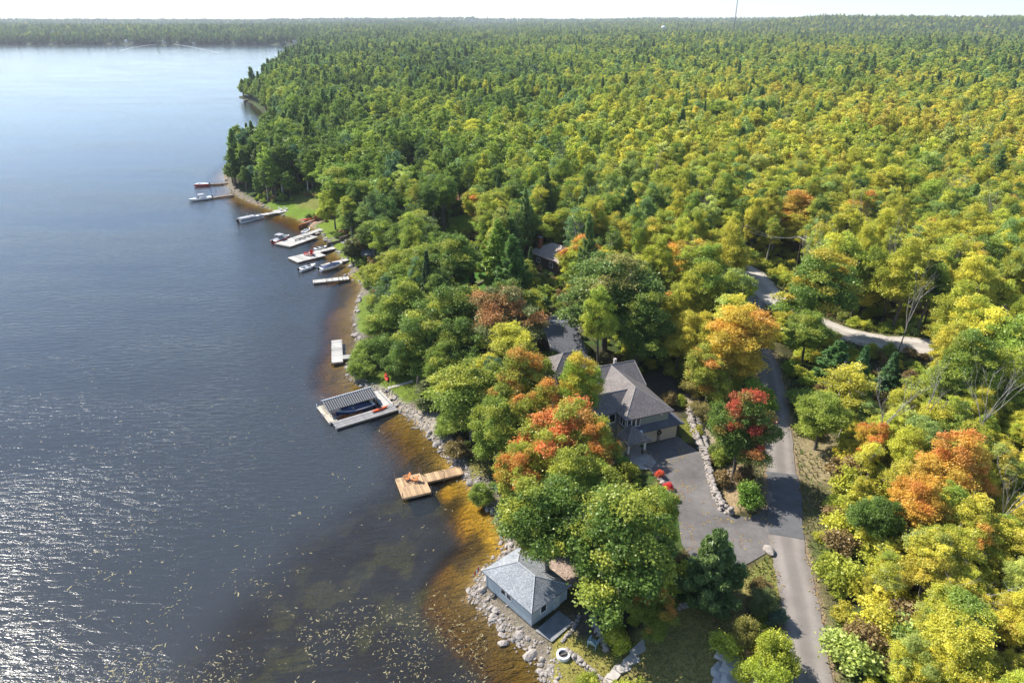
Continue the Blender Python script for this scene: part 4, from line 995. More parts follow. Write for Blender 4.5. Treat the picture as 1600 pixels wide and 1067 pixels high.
for x, y, z in zip(X, Y, Z):
    t = field(x, y); c, u = leaf_colour(t * 0.8 + 0.05); h = random.uniform(0.8, 2.6) * (1.5 if x > 30 + (y - 45) * 0.25 and y < 90 else 1); r = h * random.uniform(0.45, 0.8)
    if random.random() < 0.15: c = (0.2, 0.14, 0.05)
    up.append(((x, y, z - 0.1), (r / 1.7, r / 1.7, h / 3.0), (0, 0, random.uniform(0, 6.28)), random.randrange(4), (*c, 1)))
tag(scatter('undergrowth', up, scol), 'low shrubs and saplings filling the ground between the trees', None)
print('undergrowth', len(up))
tag(scatter('forest', pts, pcol), 'mixed green and yellow forest running to the horizon', None)
print('forest points', len(pts), 'individual trees', COUNT, 'rest', len(rest))

# ---------------------------------------------------------------- materials of built things
def shingles(name, c, c2):
    m = mat(name, c, rough=0.9, scale=0.7, col2=c2, spec=0.2)
    nt = m.node_tree; b = nt.nodes['Principled BSDF']; src = b.inputs['Base Color'].links[0].from_socket
    tc = nt.nodes.new('ShaderNodeTexCoord'); n = nt.nodes.new('ShaderNodeTexNoise'); n.inputs['Scale'].default_value = 5.5; n.inputs['Detail'].default_value = 2
    mp = nt.nodes.new('ShaderNodeMapping'); mp.inputs['Scale'].default_value = (1, 1, 3.5); nt.links.new(tc.outputs['Object'], mp.inputs[0]); nt.links.new(mp.outputs[0], n.inputs[0])
    mr = nt.nodes.new('ShaderNodeMapRange'); mr.inputs[1].default_value = 0.3; mr.inputs[2].default_value = 0.7; mr.inputs[3].default_value = 0.6; mr.inputs[4].default_value = 1.4; nt.links.new(n.outputs['Fac'], mr.inputs[0])
    s_ = nt.nodes.new('ShaderNodeVectorMath'); s_.operation = 'SCALE'; nt.links.new(src, s_.inputs[0]); nt.links.new(mr.outputs[0], s_.inputs['Scale']); nt.links.new(s_.outputs[0], b.inputs['Base Color'])
    w = nt.nodes.new('ShaderNodeTexWave'); w.bands_direction = 'Z'; w.wave_profile = 'SAW'; w.inputs['Scale'].default_value = 3.2; w.inputs['Distortion'].default_value = 0.3
    nt.links.new(tc.outputs['Object'], w.inputs[0]); bp = nt.nodes.new('ShaderNodeBump'); bp.inputs['Strength'].default_value = 0.7; bp.inputs['Distance'].default_value = 0.06
    nt.links.new(w.outputs['Fac'], bp.inputs['Height']); nt.links.new(bp.outputs[0], b.inputs['Normal'])
    return m
def siding(name, c):
    m = mat(name, c, rough=0.7, scale=0.6, var=0.06); nt = m.node_tree; b = nt.nodes['Principled BSDF']
    tc = nt.nodes.new('ShaderNodeTexCoord'); w = nt.nodes.new('ShaderNodeTexWave'); w.bands_direction = 'Z'; w.wave_profile = 'SAW'; w.inputs['Scale'].default_value = 2.2
    nt.links.new(tc.outputs['Object'], w.inputs[0]); bp = nt.nodes.new('ShaderNodeBump'); bp.inputs['Strength'].default_value = 0.8; bp.inputs['Distance'].default_value = 0.04
    nt.links.new(w.outputs['Fac'], bp.inputs['Height']); nt.links.new(bp.outputs[0], b.inputs['Normal']); return m
SH_BROWN = shingles('taupe_shingles', (0.175, 0.155, 0.15), (0.225, 0.20, 0.19)); SH_GREY = shingles('grey_shingles', (0.21, 0.225, 0.25), (0.30, 0.315, 0.335)); SH_DARK = shingles('charcoal_shingles', (0.10, 0.105, 0.125), (0.14, 0.145, 0.165))
SH_TAN = shingles('tan_shingles', (0.36, 0.29, 0.26), (0.43, 0.36, 0.32))
SAGE = siding('sage_siding', (0.30, 0.33, 0.30)); BLUE = siding('blue_grey_siding', (0.41, 0.47, 0.50)); CREAM = siding('cream_siding', (0.66, 0.58, 0.44)); WHITE_S = siding('white_siding', (0.72, 0.72, 0.70)); BROWN_S = siding('brown_siding', (0.13, 0.09, 0.07))
CAPM = mat('ridge_caps', (0.27, 0.25, 0.24), rough=0.9, scale=4); CAPG = mat('pale_ridge_caps', (0.34, 0.35, 0.37), rough=0.9, scale=4)
WHITE = mat('white_paint', (0.78, 0.78, 0.76), rough=0.5, var=0.05); GLASS = mat('dark_window_glass', (0.02, 0.025, 0.03), rough=0.08, var=0.2, spec=0.7)
BRICK = mat('red_brick', (0.26, 0.09, 0.06), rough=0.9, var=0.3, scale=8); STONE_V = mat('stone_veneer', (0.24, 0.19, 0.15), rough=0.9, var=0.4, scale=5, bump=0.5)
CONC = mat('concrete', (0.42, 0.39, 0.36), rough=0.9, scale=1.5, var=0.15, bump=0.2); CONC_D = mat('grey_concrete', (0.20, 0.21, 0.22), rough=0.9, scale=1.2, var=0.2)
DECKW = mat('new_cedar_boards', (0.45, 0.30, 0.17), rough=0.75, scale=1.3, var=0.22, bump=0.2); DECKG = mat('grey_deck_boards', (0.26, 0.255, 0.26), rough=0.8, scale=1.3, var=0.2); DECKC = mat('cream_deck_boards', (0.46, 0.41, 0.33), rough=0.8, scale=1.2, var=0.15); DECKL = mat('pale_deck_boards', (0.44, 0.425, 0.40), rough=0.8, scale=1.2, var=0.12)
TIMBER = mat('weathered_timber', (0.20, 0.16, 0.13), rough=0.9, scale=2, var=0.3); TIMB_R = mat('rusty_timber', (0.36, 0.15, 0.08), rough=0.9, scale=1.2, var=0.3); ORANGEW = mat('stained_orange_wood', (0.52, 0.20, 0.06), rough=0.6, var=0.2)
DARKF = mat('dark_dock_frame', (0.05, 0.05, 0.055), rough=0.8); GALV = mat('galvanised_steel', (0.45, 0.46, 0.47), rough=0.45, metal=0.5, var=0.1)
METR = mat('grey_metal_roof', (0.075, 0.077, 0.085), rough=0.9, spec=0.05, var=0.1, scale=1); NAVY = mat('navy_gelcoat', (0.02, 0.035, 0.10), rough=0.25, var=0.1, spec=0.6); NAVYC = mat('navy_canvas', (0.03, 0.05, 0.12), rough=0.8, var=0.2)
GELW = mat('white_gelcoat', (0.78, 0.78, 0.78), rough=0.25, var=0.04, spec=0.6); GREYC = mat('grey_canvas', (0.33, 0.34, 0.37), rough=0.85, var=0.15); BLACKP = mat('black_plastic', (0.02, 0.02, 0.022), rough=0.4)
RED = mat('red_plastic', (0.55, 0.03, 0.02), rough=0.4, var=0.1); REDO = mat('orange_red_plastic', (0.70, 0.10, 0.02), rough=0.4, var=0.1); ALU = mat('brushed_aluminium', (0.55, 0.56, 0.58), rough=0.35, metal=0.8, var=0.08)
ROCKM = mat('pale_granite', (0.24, 0.21, 0.185), rough=0.95, scale=1.4, col2=(0.42, 0.375, 0.34), bump=0.6, bscale=6); ROCKD = mat('grey_granite', (0.20, 0.185, 0.18), rough=0.95, scale=1.4, col2=(0.34, 0.31, 0.29), bump=0.6, bscale=6); SLAB = mat('blue_grey_bedrock', (0.30, 0.30, 0.315), rough=0.95, scale=0.9, col2=(0.50, 0.48, 0.46), bump=0.6, bscale=5)
TEAL = mat('sage_teal_plastic', (0.30, 0.42, 0.46), rough=0.6); BAREW = mat('bare_grey_wood', (0.27, 0.25, 0.235), rough=0.95, var=0.25)

for m in (DECKW, DECKG, DECKC, DECKL):
    nt = m.node_tree; b = nt.nodes['Principled BSDF']; src = b.inputs['Base Color'].links[0].from_socket
    oi = nt.nodes.new('ShaderNodeObjectInfo'); mr = nt.nodes.new('ShaderNodeMapRange'); mr.inputs[3].default_value = 0.62; mr.inputs[4].default_value = 1.25; nt.links.new(oi.outputs['Random'], mr.inputs[0])
    s_ = nt.nodes.new('ShaderNodeVectorMath'); s_.operation = 'SCALE'; nt.links.new(src, s_.inputs[0]); nt.links.new(mr.outputs[0], s_.inputs['Scale']); nt.links.new(s_.outputs[0], b.inputs['Base Color'])
# ---------------------------------------------------------------- roofs, windows, buildings
def roof(name, parent, m, u0, u1, v0, v1, ze, zr, axis='v', h0=None, h1=None, th=0.16, cap=None):
    """gable or hip roof over a rectangle; the ridge runs along `axis`, set in by h0 / h1 at its ends (0 = gable)"""
    if axis == 'v':
        mid = (u0 + u1) / 2; A, B = (mid, v0 + (h0 or 0), zr), (mid, v1 - (h1 or 0), zr)
    else:
        mid = (v0 + v1) / 2; A, B = (u0 + (h0 or 0), mid, zr), (u1 - (h1 or 0), mid, zr)
    E = [(u0, v0, ze), (u1, v0, ze), (u1, v1, ze), (u0, v1, ze)]; D = [(a, b, c - th) for a, b, c in E]; D2 = [(A[0], A[1], zr - th), (B[0], B[1], zr - th)]
    V = E + [A, B] + D + D2
    if axis == 'v': F = [(0, 1, 4), (1, 2, 5, 4), (2, 3, 5), (3, 0, 4, 5)]
    else: F = [(3, 0, 4), (0, 1, 5, 4), (1, 2, 5), (2, 3, 4, 5)]
    F += [tuple(i + 6 for i in reversed(f)) for f in F] + [(i, 6 + i, 6 + (i + 1) % 4, (i + 1) % 4) for i in range(4)]
    o = MB().add(V, F).build(name, m, parent)
    if cap is not None:
        c = MB(); c.tube([A, B], 0.09, 5)
        ends = ((0, 4), (1, 4), (2, 5), (3, 5)) if axis == 'v' else ((0, 4), (3, 4), (1, 5), (2, 5))
        for i, j in ends: c.tube([V[i], V[j]], 0.07, 5)
        c.build('ridge_cap', cap, o)
    return o
def wall_window(parent, axis, plane, a0, a1, z0, z1, out=-1, fm=None, mull=1):
    """a framed window standing proud of a wall; axis 'u': the wall runs along u at v = plane"""
    t = 0.09
    def bx(mb, p0, p1, zz0, zz1, d0, d1):
        q0, q1 = sorted((plane + out * d0, plane + out * d1))
        mb.box(p0, p1, q0, q1, zz0, zz1) if axis == 'u' else mb.box(q0, q1, p0, p1, zz0, zz1)
    f = MB(); bx(f, a0 - t, a1 + t, z1, z1 + t, 0.0, 0.07); bx(f, a0 - t, a1 + t, z0 - t, z0, 0.0, 0.09); bx(f, a0 - t, a0, z0, z1, 0.0, 0.07); bx(f, a1, a1 + t, z0, z1, 0.0, 0.07)
    for k in range(1, mull + 1):
        if mull: bx(f, a0 + (a1 - a0) * k / (mull + 1) - 0.03, a0 + (a1 - a0) * k / (mull + 1) + 0.03, z0, z1, 0.0, 0.06)
    w = f.build('window', fm or WHITE, parent)
    g = MB(); bx(g, a0, a1, z0, z1, 0.0, 0.025); g.build('pane', GLASS, w); return w

H = thing('house', 'two storey sage green house with a taupe hipped roof and twin garage doors', 'house', (*HOUSE_O, 5.0), R(HOUSE_A))
MB().box(0.9, 8.5, 0, 8.2, -0.4, 2.72).build('garage_wall', CREAM, H)
MB().box(0, 6.8, 0.0, 12, 2.725, 5.0).build('upper_wall', SAGE, H)
MB().box(-0.003, 0.897, 0.003, 12, -0.8, 2.722).build('entry_wall', CREAM, H)
MB().box(-4.2, -0.006, 2.4, 7.2, -2.5, 5.0).build('side_wing_wall', SAGE, H)
MB().box(-5, 7.0, 7.8, 14.6, -2.4, 4.995).build('cross_wing_wall', SAGE, H)
MB().box(-5.2, 3.2, 14.6, 20, -2.4, 4.9).build('rear_wing_wall', SAGE, H)
roof('main_roof', H, SH_BROWN, -0.5, 7.3, -0.5, 11.5, 5.0, 7.25, 'v', 4.3, 0.2, cap=CAPM)
roof('cross_roof', H, SH_BROWN, -5.6, 7.5, 7.3, 15.1, 5.0, 7.35, 'u', 0.02, 0.02, cap=CAPM)
roof('side_wing_roof', H, SH_BROWN, -4.7, 2.6, 1.9, 7.1, 4.99, 6.75, 'u', 0.02, 0.02, cap=CAPM)
roof('rear_roof', H, SH_BROWN, -5.8, 3.8, 13.0, 20.6, 4.95, 7.7, 'u', 3.8, 3.8, cap=CAPM)
V = [(0.2, -0.95, 2.74), (9.1, -0.95, 2.74), (9.1, 8.4, 2.74), (6.8, 8.4, 3.4), (6.8, -0.002, 3.4), (0.2, -0.002, 3.4)]
MB().add(V + [(a, b, c - 0.13) for a, b, c in V], [(0, 1, 4, 5), (1, 2, 3, 4), (7, 6, 11, 10), (8, 7, 10, 9), (0, 6, 7, 1), (1, 7, 8, 2), (2, 8, 9, 3), (0, 5, 11, 6)]).build('pent_roof', SH_DARK, H)
pr = roof('porch_roof', H, SH_BROWN, -1.35, 2.45, -2.85, 0.0, 2.6, 3.95, 'v', 2.2, 0.01, cap=CAPM)
MB().box(1.55, 1.85, -1.4, -1.05, 2.98, 3.3).build('roof_vent', WHITE, pr)
for u, v in ((-0.75, -2.2), (1.9, -2.1), (-0.75, -0.3)):
    p = MB().box(u - 0.14, u + 0.14, v - 0.14, v + 0.14, -0.15, 2.47).build('porch_post', WHITE, H); box('post_base', STONE_V, p, u - 0.27, u + 0.27, v - 0.27, v + 0.27, -0.15, 0.75)
box('porch_floor', CONC, H, -1.2, 2.3, -2.6, -0.01, -0.4, 0.12)
for a in (2.75, 5.75):
    d = box('garage_door', CREAM, H, a, a + 2.45, -0.05, -0.003, 0.02, 2.25)
    for k in range(4):
        for j in range(4): box('panel', CREAM, d, a + 0.08 + j * 0.6, a + 0.57 + j * 0.6, -0.075, -0.05, 0.1 + k * 0.54, 0.54 + k * 0.54)
box('stone_pier', STONE_V, H, 5.25, 5.7, -0.12, -0.003, -0.2, 2.5)
w = MB(); 
for k in range(12):
    a, b = 2 * math.pi * k / 12, 2 * math.pi * (k + 1) / 12; w.tube([(5.475 + 0.3 * math.cos(a), -0.2, 1.5 + 0.3 * math.sin(a)), (5.475 + 0.3 * math.cos(b), -0.2, 1.5 + 0.3 * math.sin(b))], 0.1, 5)
w.build('wreath', mat('wreath_green', (0.03, 0.04, 0.02)), H)
for a in (0.18, 0.88, 1.6): wall_window(H, 'u', 0, a, a + 0.52, 3.45, 4.6, -1, mull=0)
for a in (0.3, 1.05): wall_window(H, 'v', 0, a, a + 0.6, 3.45, 4.6, -1, mull=0)
for a in (-3.6, -2.5, -1.4): wall_window(H, 'u', 2.4, a, a + 0.9, 3.2, 4.5, -1, mull=0)
wall_window(H, 'u', 7.8, 2, 3, 5.3, 5.35, -1, mull=0) if False else None
box('gable_vent', WHITE, H, 5.5, 5.8, -0.07, -0.003, 4.35, 4.75)
box('entry_door', mat('oak_door', (0.22, 0.12, 0.06)), H, 0.15, 0.85, -0.06, -0.003, 0.12, 2.15)
box('chimney', CONC, H, 4.6, 5.0, 12.2, 12.6, 6.2, 7.55)

B = thing('boathouse', 'blue grey boathouse with a grey hip roof standing on the stony shore', 'boathouse', (2.1, 53.6, 0.62), R(41.5))
MB().box(0, 5.3, 0, 7.55, -0.9, 2.45).build('wall', BLUE, B)
box('foundation', DARKF, B, -0.06, 5.36, -0.06, 7.61, -0.95, 0.06)
br = roof('roof', B, SH_GREY, -0.4, 5.7, -0.4, 7.95, 2.45, 3.78, 'v', 2.75, 2.75, cap=CAPG)
wall_window(B, 'v', 0, 3.3, 4.0, 1.15, 2.1, -1, mull=0); wall_window(B, 'v', 0, 4.25, 4.95, 1.15, 2.1, -1, mull=0)
wall_window(B, 'u', 0, 1.35, 2.15, 0.95, 1.85, -1, mull=0)
d = box('door', mat('pale_green_door', (0.50, 0.55, 0.53), var=0.05), B, 3.35, 4.25, -0.06, -0.003, 0.06, 2.15); box('handle', BLACKP, d, 3.45, 3.5, -0.11, -0.06, 1.0, 1.12)
for u, v in ((0, 0), (5.3, 0), (0, 7.55)): box('corner_trim', BLUE, B, u - 0.07, u + 0.07, v - 0.07, v + 0.07, 0.06, 2.44)
c = Vector((*loc_frame((2.1, 53.6), 41.5)(-0.5, 7.8), 2.6))
fl = thing('flag', 'small red and white flag on a pole at the boathouse corner', 'flag', c)
MB().tube([(0, 0, -0.4), (-0.35, 0.3, 1.1)], 0.025, 6).build('pole', WHITE, fl)
V = []; F = []
for i in range(10):
    t = i / 9
    for j in range(4): V.append((-0.3 - 0.55 * t, 0.26 + 0.12 * math.sin(6 * t + j * 0.5) - 0.5 * t, 0.95 - j * 0.2 - 0.25 * t))
for i in range(9):
    for j in range(3): F.append((i * 4 + j, i * 4 + j + 1, i * 4 + j + 5, i * 4 + j + 4))
for nm, rng_, m in (('red_band', (0, 1), RED), ('white_band', (1, 2), WHITE), ('red_band', (2, 3), RED)):
    b = MB()
    fs = [f for k, f in enumerate(F) if rng_[0] * 9 <= k < rng_[1] * 9]; b.add(V, fs); b.build(nm, m, fl)

def simple_house(name, label, cat, O, ang, w, d, zb, ze, zr, wm, rm, axis='v', h0=0.02, h1=0.02, chim=None, wins=True, cap=CAPM, group=None):
    t = thing(name, label, cat, (*O, 0), R(ang), group)
    MB().box(0, w, 0, d, zb - 1.5, ze + 0.02).build('wall', wm, t)
    if h0 < 0.1:    # gable ends
        g = MB()
        if axis == 'v':
            for v in (0.002, d - 0.152): g.add([(0, v, ze), (w, v, ze), (w / 2, v, zr - 0.2), (0, v + 0.15, ze), (w, v + 0.15, ze), (w / 2, v + 0.15, zr - 0.2)], [(0, 1, 2), (5, 4, 3), (0, 2, 5, 3), (1, 4, 5, 2)])
        else:
            for v in (0.002, w - 0.152): g.add([(v, 0, ze), (v, d, ze), (v, d / 2, zr - 0.2), (v + 0.15, 0, ze), (v + 0.15, d, ze), (v + 0.15, d / 2, zr - 0.2)], [(0, 1, 2), (5, 4, 3), (0, 2, 5, 3), (1, 4, 5, 2)])
        g.build('gable', wm, t)
    r = roof('roof', t, rm, -0.45, w + 0.45, -0.45, d + 0.45, ze, zr, axis, h0, h1, cap=cap)
    if chim: box('chimney', BRICK, r, chim[0], chim[0] + 0.8, chim[1], chim[1] + 0.8, ze - 0.5, zr + 1.3); box('chimney_cap', CONC_D, r, chim[0] - 0.1, chim[0] + 0.9, chim[1] - 0.1, chim[1] + 0.9, zr + 1.3, zr + 1.42)
    if wins:
        for k in range(2): wall_window(t, 'u', 0, w * (0.2 + 0.42 * k), w * (0.2 + 0.42 * k) + 1.1, zb + 1.0, zb + 2.1, -1); wall_window(t, 'v', 0, d * (0.2 + 0.42 * k), d * (0.2 + 0.42 * k) + 1.1, zb + 1.0, zb + 2.1, -1)
    return t
simple_house('garage_building', 'low neighbour building under a broad charcoal shingle roof', 'house', (7.6, 105.2), 13, 5.0, 15, 5.6, 7.8, 10.1, BROWN_S, SH_DARK, 'u')
simple_house('cottage', 'cottage with a tan hip roof and a red brick chimney', 'house', (11.0, 152.6), 38, 8.5, 11, 5.4, 8.3, 10.6, BROWN_S, SH_TAN, 'v', 4.2, 4.2, chim=(1.4, 8.6))
p = land(1012, 500); simple_house('shed', 'dark shed half hidden by trees behind the main house', 'shed', p[:2], 25, 4.0, 5, p[2], p[2] + 2.6, p[2] + 3.9, BROWN_S, SH_DARK, wins=False)
p = land(568, 409); simple_house('shed', 'low grey roofed shed behind the clipped cedars', 'shed', p[:2], 8, 5.5, 6, p[2], p[2] + 2.0, p[2] + 2.8, TIMBER, SH_GREY, 'u', wins=False)
p = land(604, 356); simple_house('shed', 'small blue roofed shed with pale walls among dark trees', 'shed', p[:2], 30, 4.2, 4.2, p[2], p[2] + 2.4, p[2] + 3.6, WHITE_S, SH_DARK, wins=False)
p = land(742, 338); simple_house('cottage', 'pale walled cottage showing between trunks beyond the small far lawn', 'house', p[:2], 20, 9, 8, p[2], p[2] + 3, p[2] + 5, WHITE_S, SH_GREY, 'u')
p = land(600, 320); simple_house('cottage', 'cottage with a grey roof beside the mulch clearing', 'house', p[:2], 15, 9, 7, p[2], p[2] + 3, p[2] + 5, BROWN_S, SH_GREY, 'u')
p = land(775, 545); simple_house('cottage', 'pale cottage showing through the rusty crowned maple', 'house', p[:2], 20, 6, 6, p[2], p[2] + 2.6, p[2] + 4, WHITE_S, SH_GREY, 'u')

# ---------------------------------------------------------------- docks and what lies on them
def board_run(parent, m, u0, u1, v0, v1, z, along='u', w=0.3, th=0.05, gap=0.04):
    """deck boards, each an object of its own, laid across a run"""
    n = max(1, int(round(((u1 - u0) if along == 'u' else (v1 - v0)) / w))); st = ((u1 - u0) if along == 'u' else (v1 - v0)) / n; meshes = []
    L_, = ((v1 - v0),) if along == 'u' else ((u1 - u0),)
    for q in range(3):
        b = MB(); e = 0.015 * q
        b.box(0, st - gap, -0.01 - e, L_ + e, -th, 0, 0.008) if along == 'u' else b.box(-0.01 - e, L_ + e, 0, st - gap, -th, 0, 0.008)
        o = b.build('deck_board', m, parent); meshes.append(o.data); bpy.data.objects.remove(o)
    for k in range(n):
        o = bpy.data.objects.new('deck_board', meshes[random.randrange(3)]); link(o, parent)
        o.location = (u0 + k * st if along == 'u' else u0, v0 if along == 'u' else v0 + k * st, z + random.uniform(0, 0.012))
def adirondack(label, loc, rz, m, group=None):
    t = thing('garden_chair', label, 'chair', loc, rz, group)
    for k in range(5):
        a = MB(); a.add(*(lambda x0: ([(x0, 0.25, 0.3), (x0 + 0.11, 0.25, 0.3), (x0 + 0.11, 0.62, 1.0 + 0.06 * (2 - abs(k - 2))), (x0, 0.62, 1.0 + 0.06 * (2 - abs(k - 2))), (x0, 0.28, 0.29), (x0 + 0.11, 0.28, 0.29), (x0 + 0.11, 0.65, 1.0), (x0, 0.65, 1.0)],
              [(0, 1, 2, 3), (7, 6, 5, 4), (0, 4, 5, 1), (1, 5, 6, 2), (2, 6, 7, 3), (3, 7, 4, 0)]))(-0.3 + k * 0.122)); a.build('back_slat', m, t)
    for k in range(4): box('seat_slat', m, t, -0.3, 0.3, -0.28 + k * 0.14, -0.16 + k * 0.14, 0.36 - k * 0.02, 0.385 - k * 0.02)
    for s in (-1, 1):
        box('arm', m, t, s * 0.36 - 0.07, s * 0.36 + 0.07, -0.35, 0.42, 0.56, 0.59); box('leg', m, t, s * 0.34 - 0.03, s * 0.34 + 0.03, -0.3, -0.2, 0.0, 0.56); box('leg', m, t, s * 0.34 - 0.03, s * 0.34 + 0.03, 0.3, 0.4, 0.0, 0.56)
    return t
def posts(parent, P, z0, z1, r=0.045, m=None):
    for u, v in P: MB().tube([(u, v, z0), (u, v, z1)], r, 6).build('post', m or GALV, parent)
def kayak(label, loc, rz, m, Lk=3.3, w=0.36, tilt=0.0):
    t = thing('kayak', label, 'kayak', loc, rz); t.rotation_euler = (tilt, 0, rz); V = []; F = []; n = 14; k_ = 8
    for i in range(n + 1):
        s = i / n * 2 - 1; hw = max(0.01, w * (1 - abs(s) ** 2.3)); up = 0.16 * abs(s) ** 3
        for j in range(k_):
            a = 2 * math.pi * j / k_; V.append((s * Lk / 2, hw * math.cos(a), 0.17 + up + (0.17 if math.sin(a) > 0 else 0.17) * math.sin(a) * (1 - abs(s) ** 4)))
    for i in range(n):
        for j in range(k_): F.append((i * k_ + j, i * k_ + (j + 1) % k_, (i + 1) * k_ + (j + 1) % k_, (i + 1) * k_ + j))
    MB().add(V, F).build('hull', m, t, smooth=True)
    c = MB(); P = [(0.1 + 0.42 * math.cos(a), 0.22 * math.sin(a), 0.345) for a in [2 * math.pi * k / 12 for k in range(13)]]; c.tube(P, 0.03, 5, cap=False); c.build('cockpit_rim', BLACKP, t)
    MB().lathe([(0.01, 0.33), (0.3, 0.335)], 12, (0.1, 0)).build('cockpit', BLACKP, t); return t

WD_A = 21.5
wd = thing('dock', 'new cedar T shaped dock with two chairs on its end', 'dock', (*at(617, 748, 0.55)[:2], 0), R(WD_A))
Z_ = 0.55
for a0, a1, b0, b1 in ((0, 3.7, -2.35, 0.0), (0, 4.1, -4.75, -2.37), (3.72, 9.6, -2.4, -0.45)):
    box('frame', DECKW, wd, a0 + 0.03, a1 - 0.03, b0 + 0.03, b1 - 0.03, Z_ - 0.32, Z_ - 0.055)
for s0, s1, b0, b1 in ((0, 3.7, -2.35, 0.0), (0, 4.1, -4.75, -2.37), (3.72, 5.6, -2.4, -0.45), (5.62, 7.6, -2.4, -0.45), (7.62, 9.6, -2.4, -0.45)):
    board_run(wd, DECKW, s0, s1, b0, b1, Z_ + random.uniform(0, 0.02), 'u', 0.29)
posts(wd, [(0.0, -0.05), (3.6, 0.1), (3.8, -0.38), (6.6, -0.38), (0.05, -4.7), (4.05, -4.7), (6.6, -2.45)], -2.0, 1.5, 0.05, TIMBER)
wf = loc_frame(at(617, 748, 0.55)[:2], WD_A)
adirondack('orange wooden garden chair on the cedar dock, facing the lake', (*wf(1.5, -0.9), Z_ + 0.02), R(WD_A - 80), ORANGEW, 'chairs on the cedar dock')
adirondack('second orange wooden garden chair on the cedar dock, nearer the walkway', (*wf(2.5, -1.6), Z_ + 0.02), R(WD_A - 110), ORANGEW, 'chairs on the cedar dock')

CD_A = 33.0; CO = at(492, 632, 0.45)[:2]; cf = loc_frame(CO, CD_A); Z_ = 0.45
cd = thing('covered_dock', 'floating dock with a grey ribbed roof over its boat slip', 'dock', (*CO, 0), R(CD_A))
for a0, a1, b0, b1, m in ((0.5, 11.2, -9.2, -7.0, DECKG), (0.0, 1.5, -4.2, -0.9, DECKC), (0.0, 1.5, -6.95, -4.3, DECKC), (9.3, 11.4, -6.95, -1.4, DECKL)):
    box('float', DARKF, cd, a0 + 0.05, a1 - 0.05, b0 + 0.05, b1 - 0.05, -0.25, Z_ - 0.06)
    board_run(cd, m, a0, a1, b0, b1, Z_, 'u' if m is not DECKG else 'v', 0.3)
    box('edge_beam', DECKC if m is not DECKL else DECKL, cd, a0, a1, b0 - 0.06, b0 - 0.015, Z_ - 0.22, Z_ + 0.03)
# the roof: a ridge along the slip, a wide near slope and a narrow far one, with ribs
ridge_v, ez, rz_ = -3.0, 1.7, 2.45; u0, u1 = 0.5, 9.2
cr = MB().add([(u0, -5.5, ez), (u1, -5.5, ez), (u1, ridge_v, rz_), (u0, ridge_v, rz_), (u1, -1.8, 1.95), (u0, -1.8, 1.95)] + [(u0, -5.5, ez - .06), (u1, -5.5, ez - .06), (u1, ridge_v, rz_ - .06), (u0, ridge_v, rz_ - .06), (u1, -1.8, 1.89), (u0, -1.8, 1.89)],
     [(0, 1, 2, 3), (3, 2, 4, 5), (9, 8, 7, 6), (11, 10, 8, 9), (0, 6, 7, 1), (4, 10, 11, 5), (1, 7, 8, 2), (2, 8, 10, 4), (0, 3, 9, 6), (3, 5, 11, 9)]).build('canopy_roof', METR, cd)
for k in range(23):
    u = u0 + 0.1 + k * (u1 - u0 - 0.2) / 22
    MB().tube([(u, -5.5, ez + 0.02), (u, ridge_v, rz_ + 0.02), (u, -1.8, 1.97)], 0.035, 4).build('roof_rib', GALV, cr)
MB().tube([(u0, ridge_v, rz_ + 0.04), (u1, ridge_v, rz_ + 0.04)], 0.09, 6).build('ridge_cap', GELW, cr)
posts(cd, [(0.9, -5.3), (5.0, -5.3), (8.9, -5.3), (0.9, -2.0), (5.0, -2.0), (8.9, -2.0)], -2.0, 1.8, 0.06, ALU)
for u, v in ((0.2, -0.9), (0.1, -4.2), (0.3, -7.2), (0.6, -9.1)): MB().tube([(u - 0.15, v, 0.2), (u - 0.15, v, 0.95)], 0.07, 6).build('mooring_post', GELW, cd)
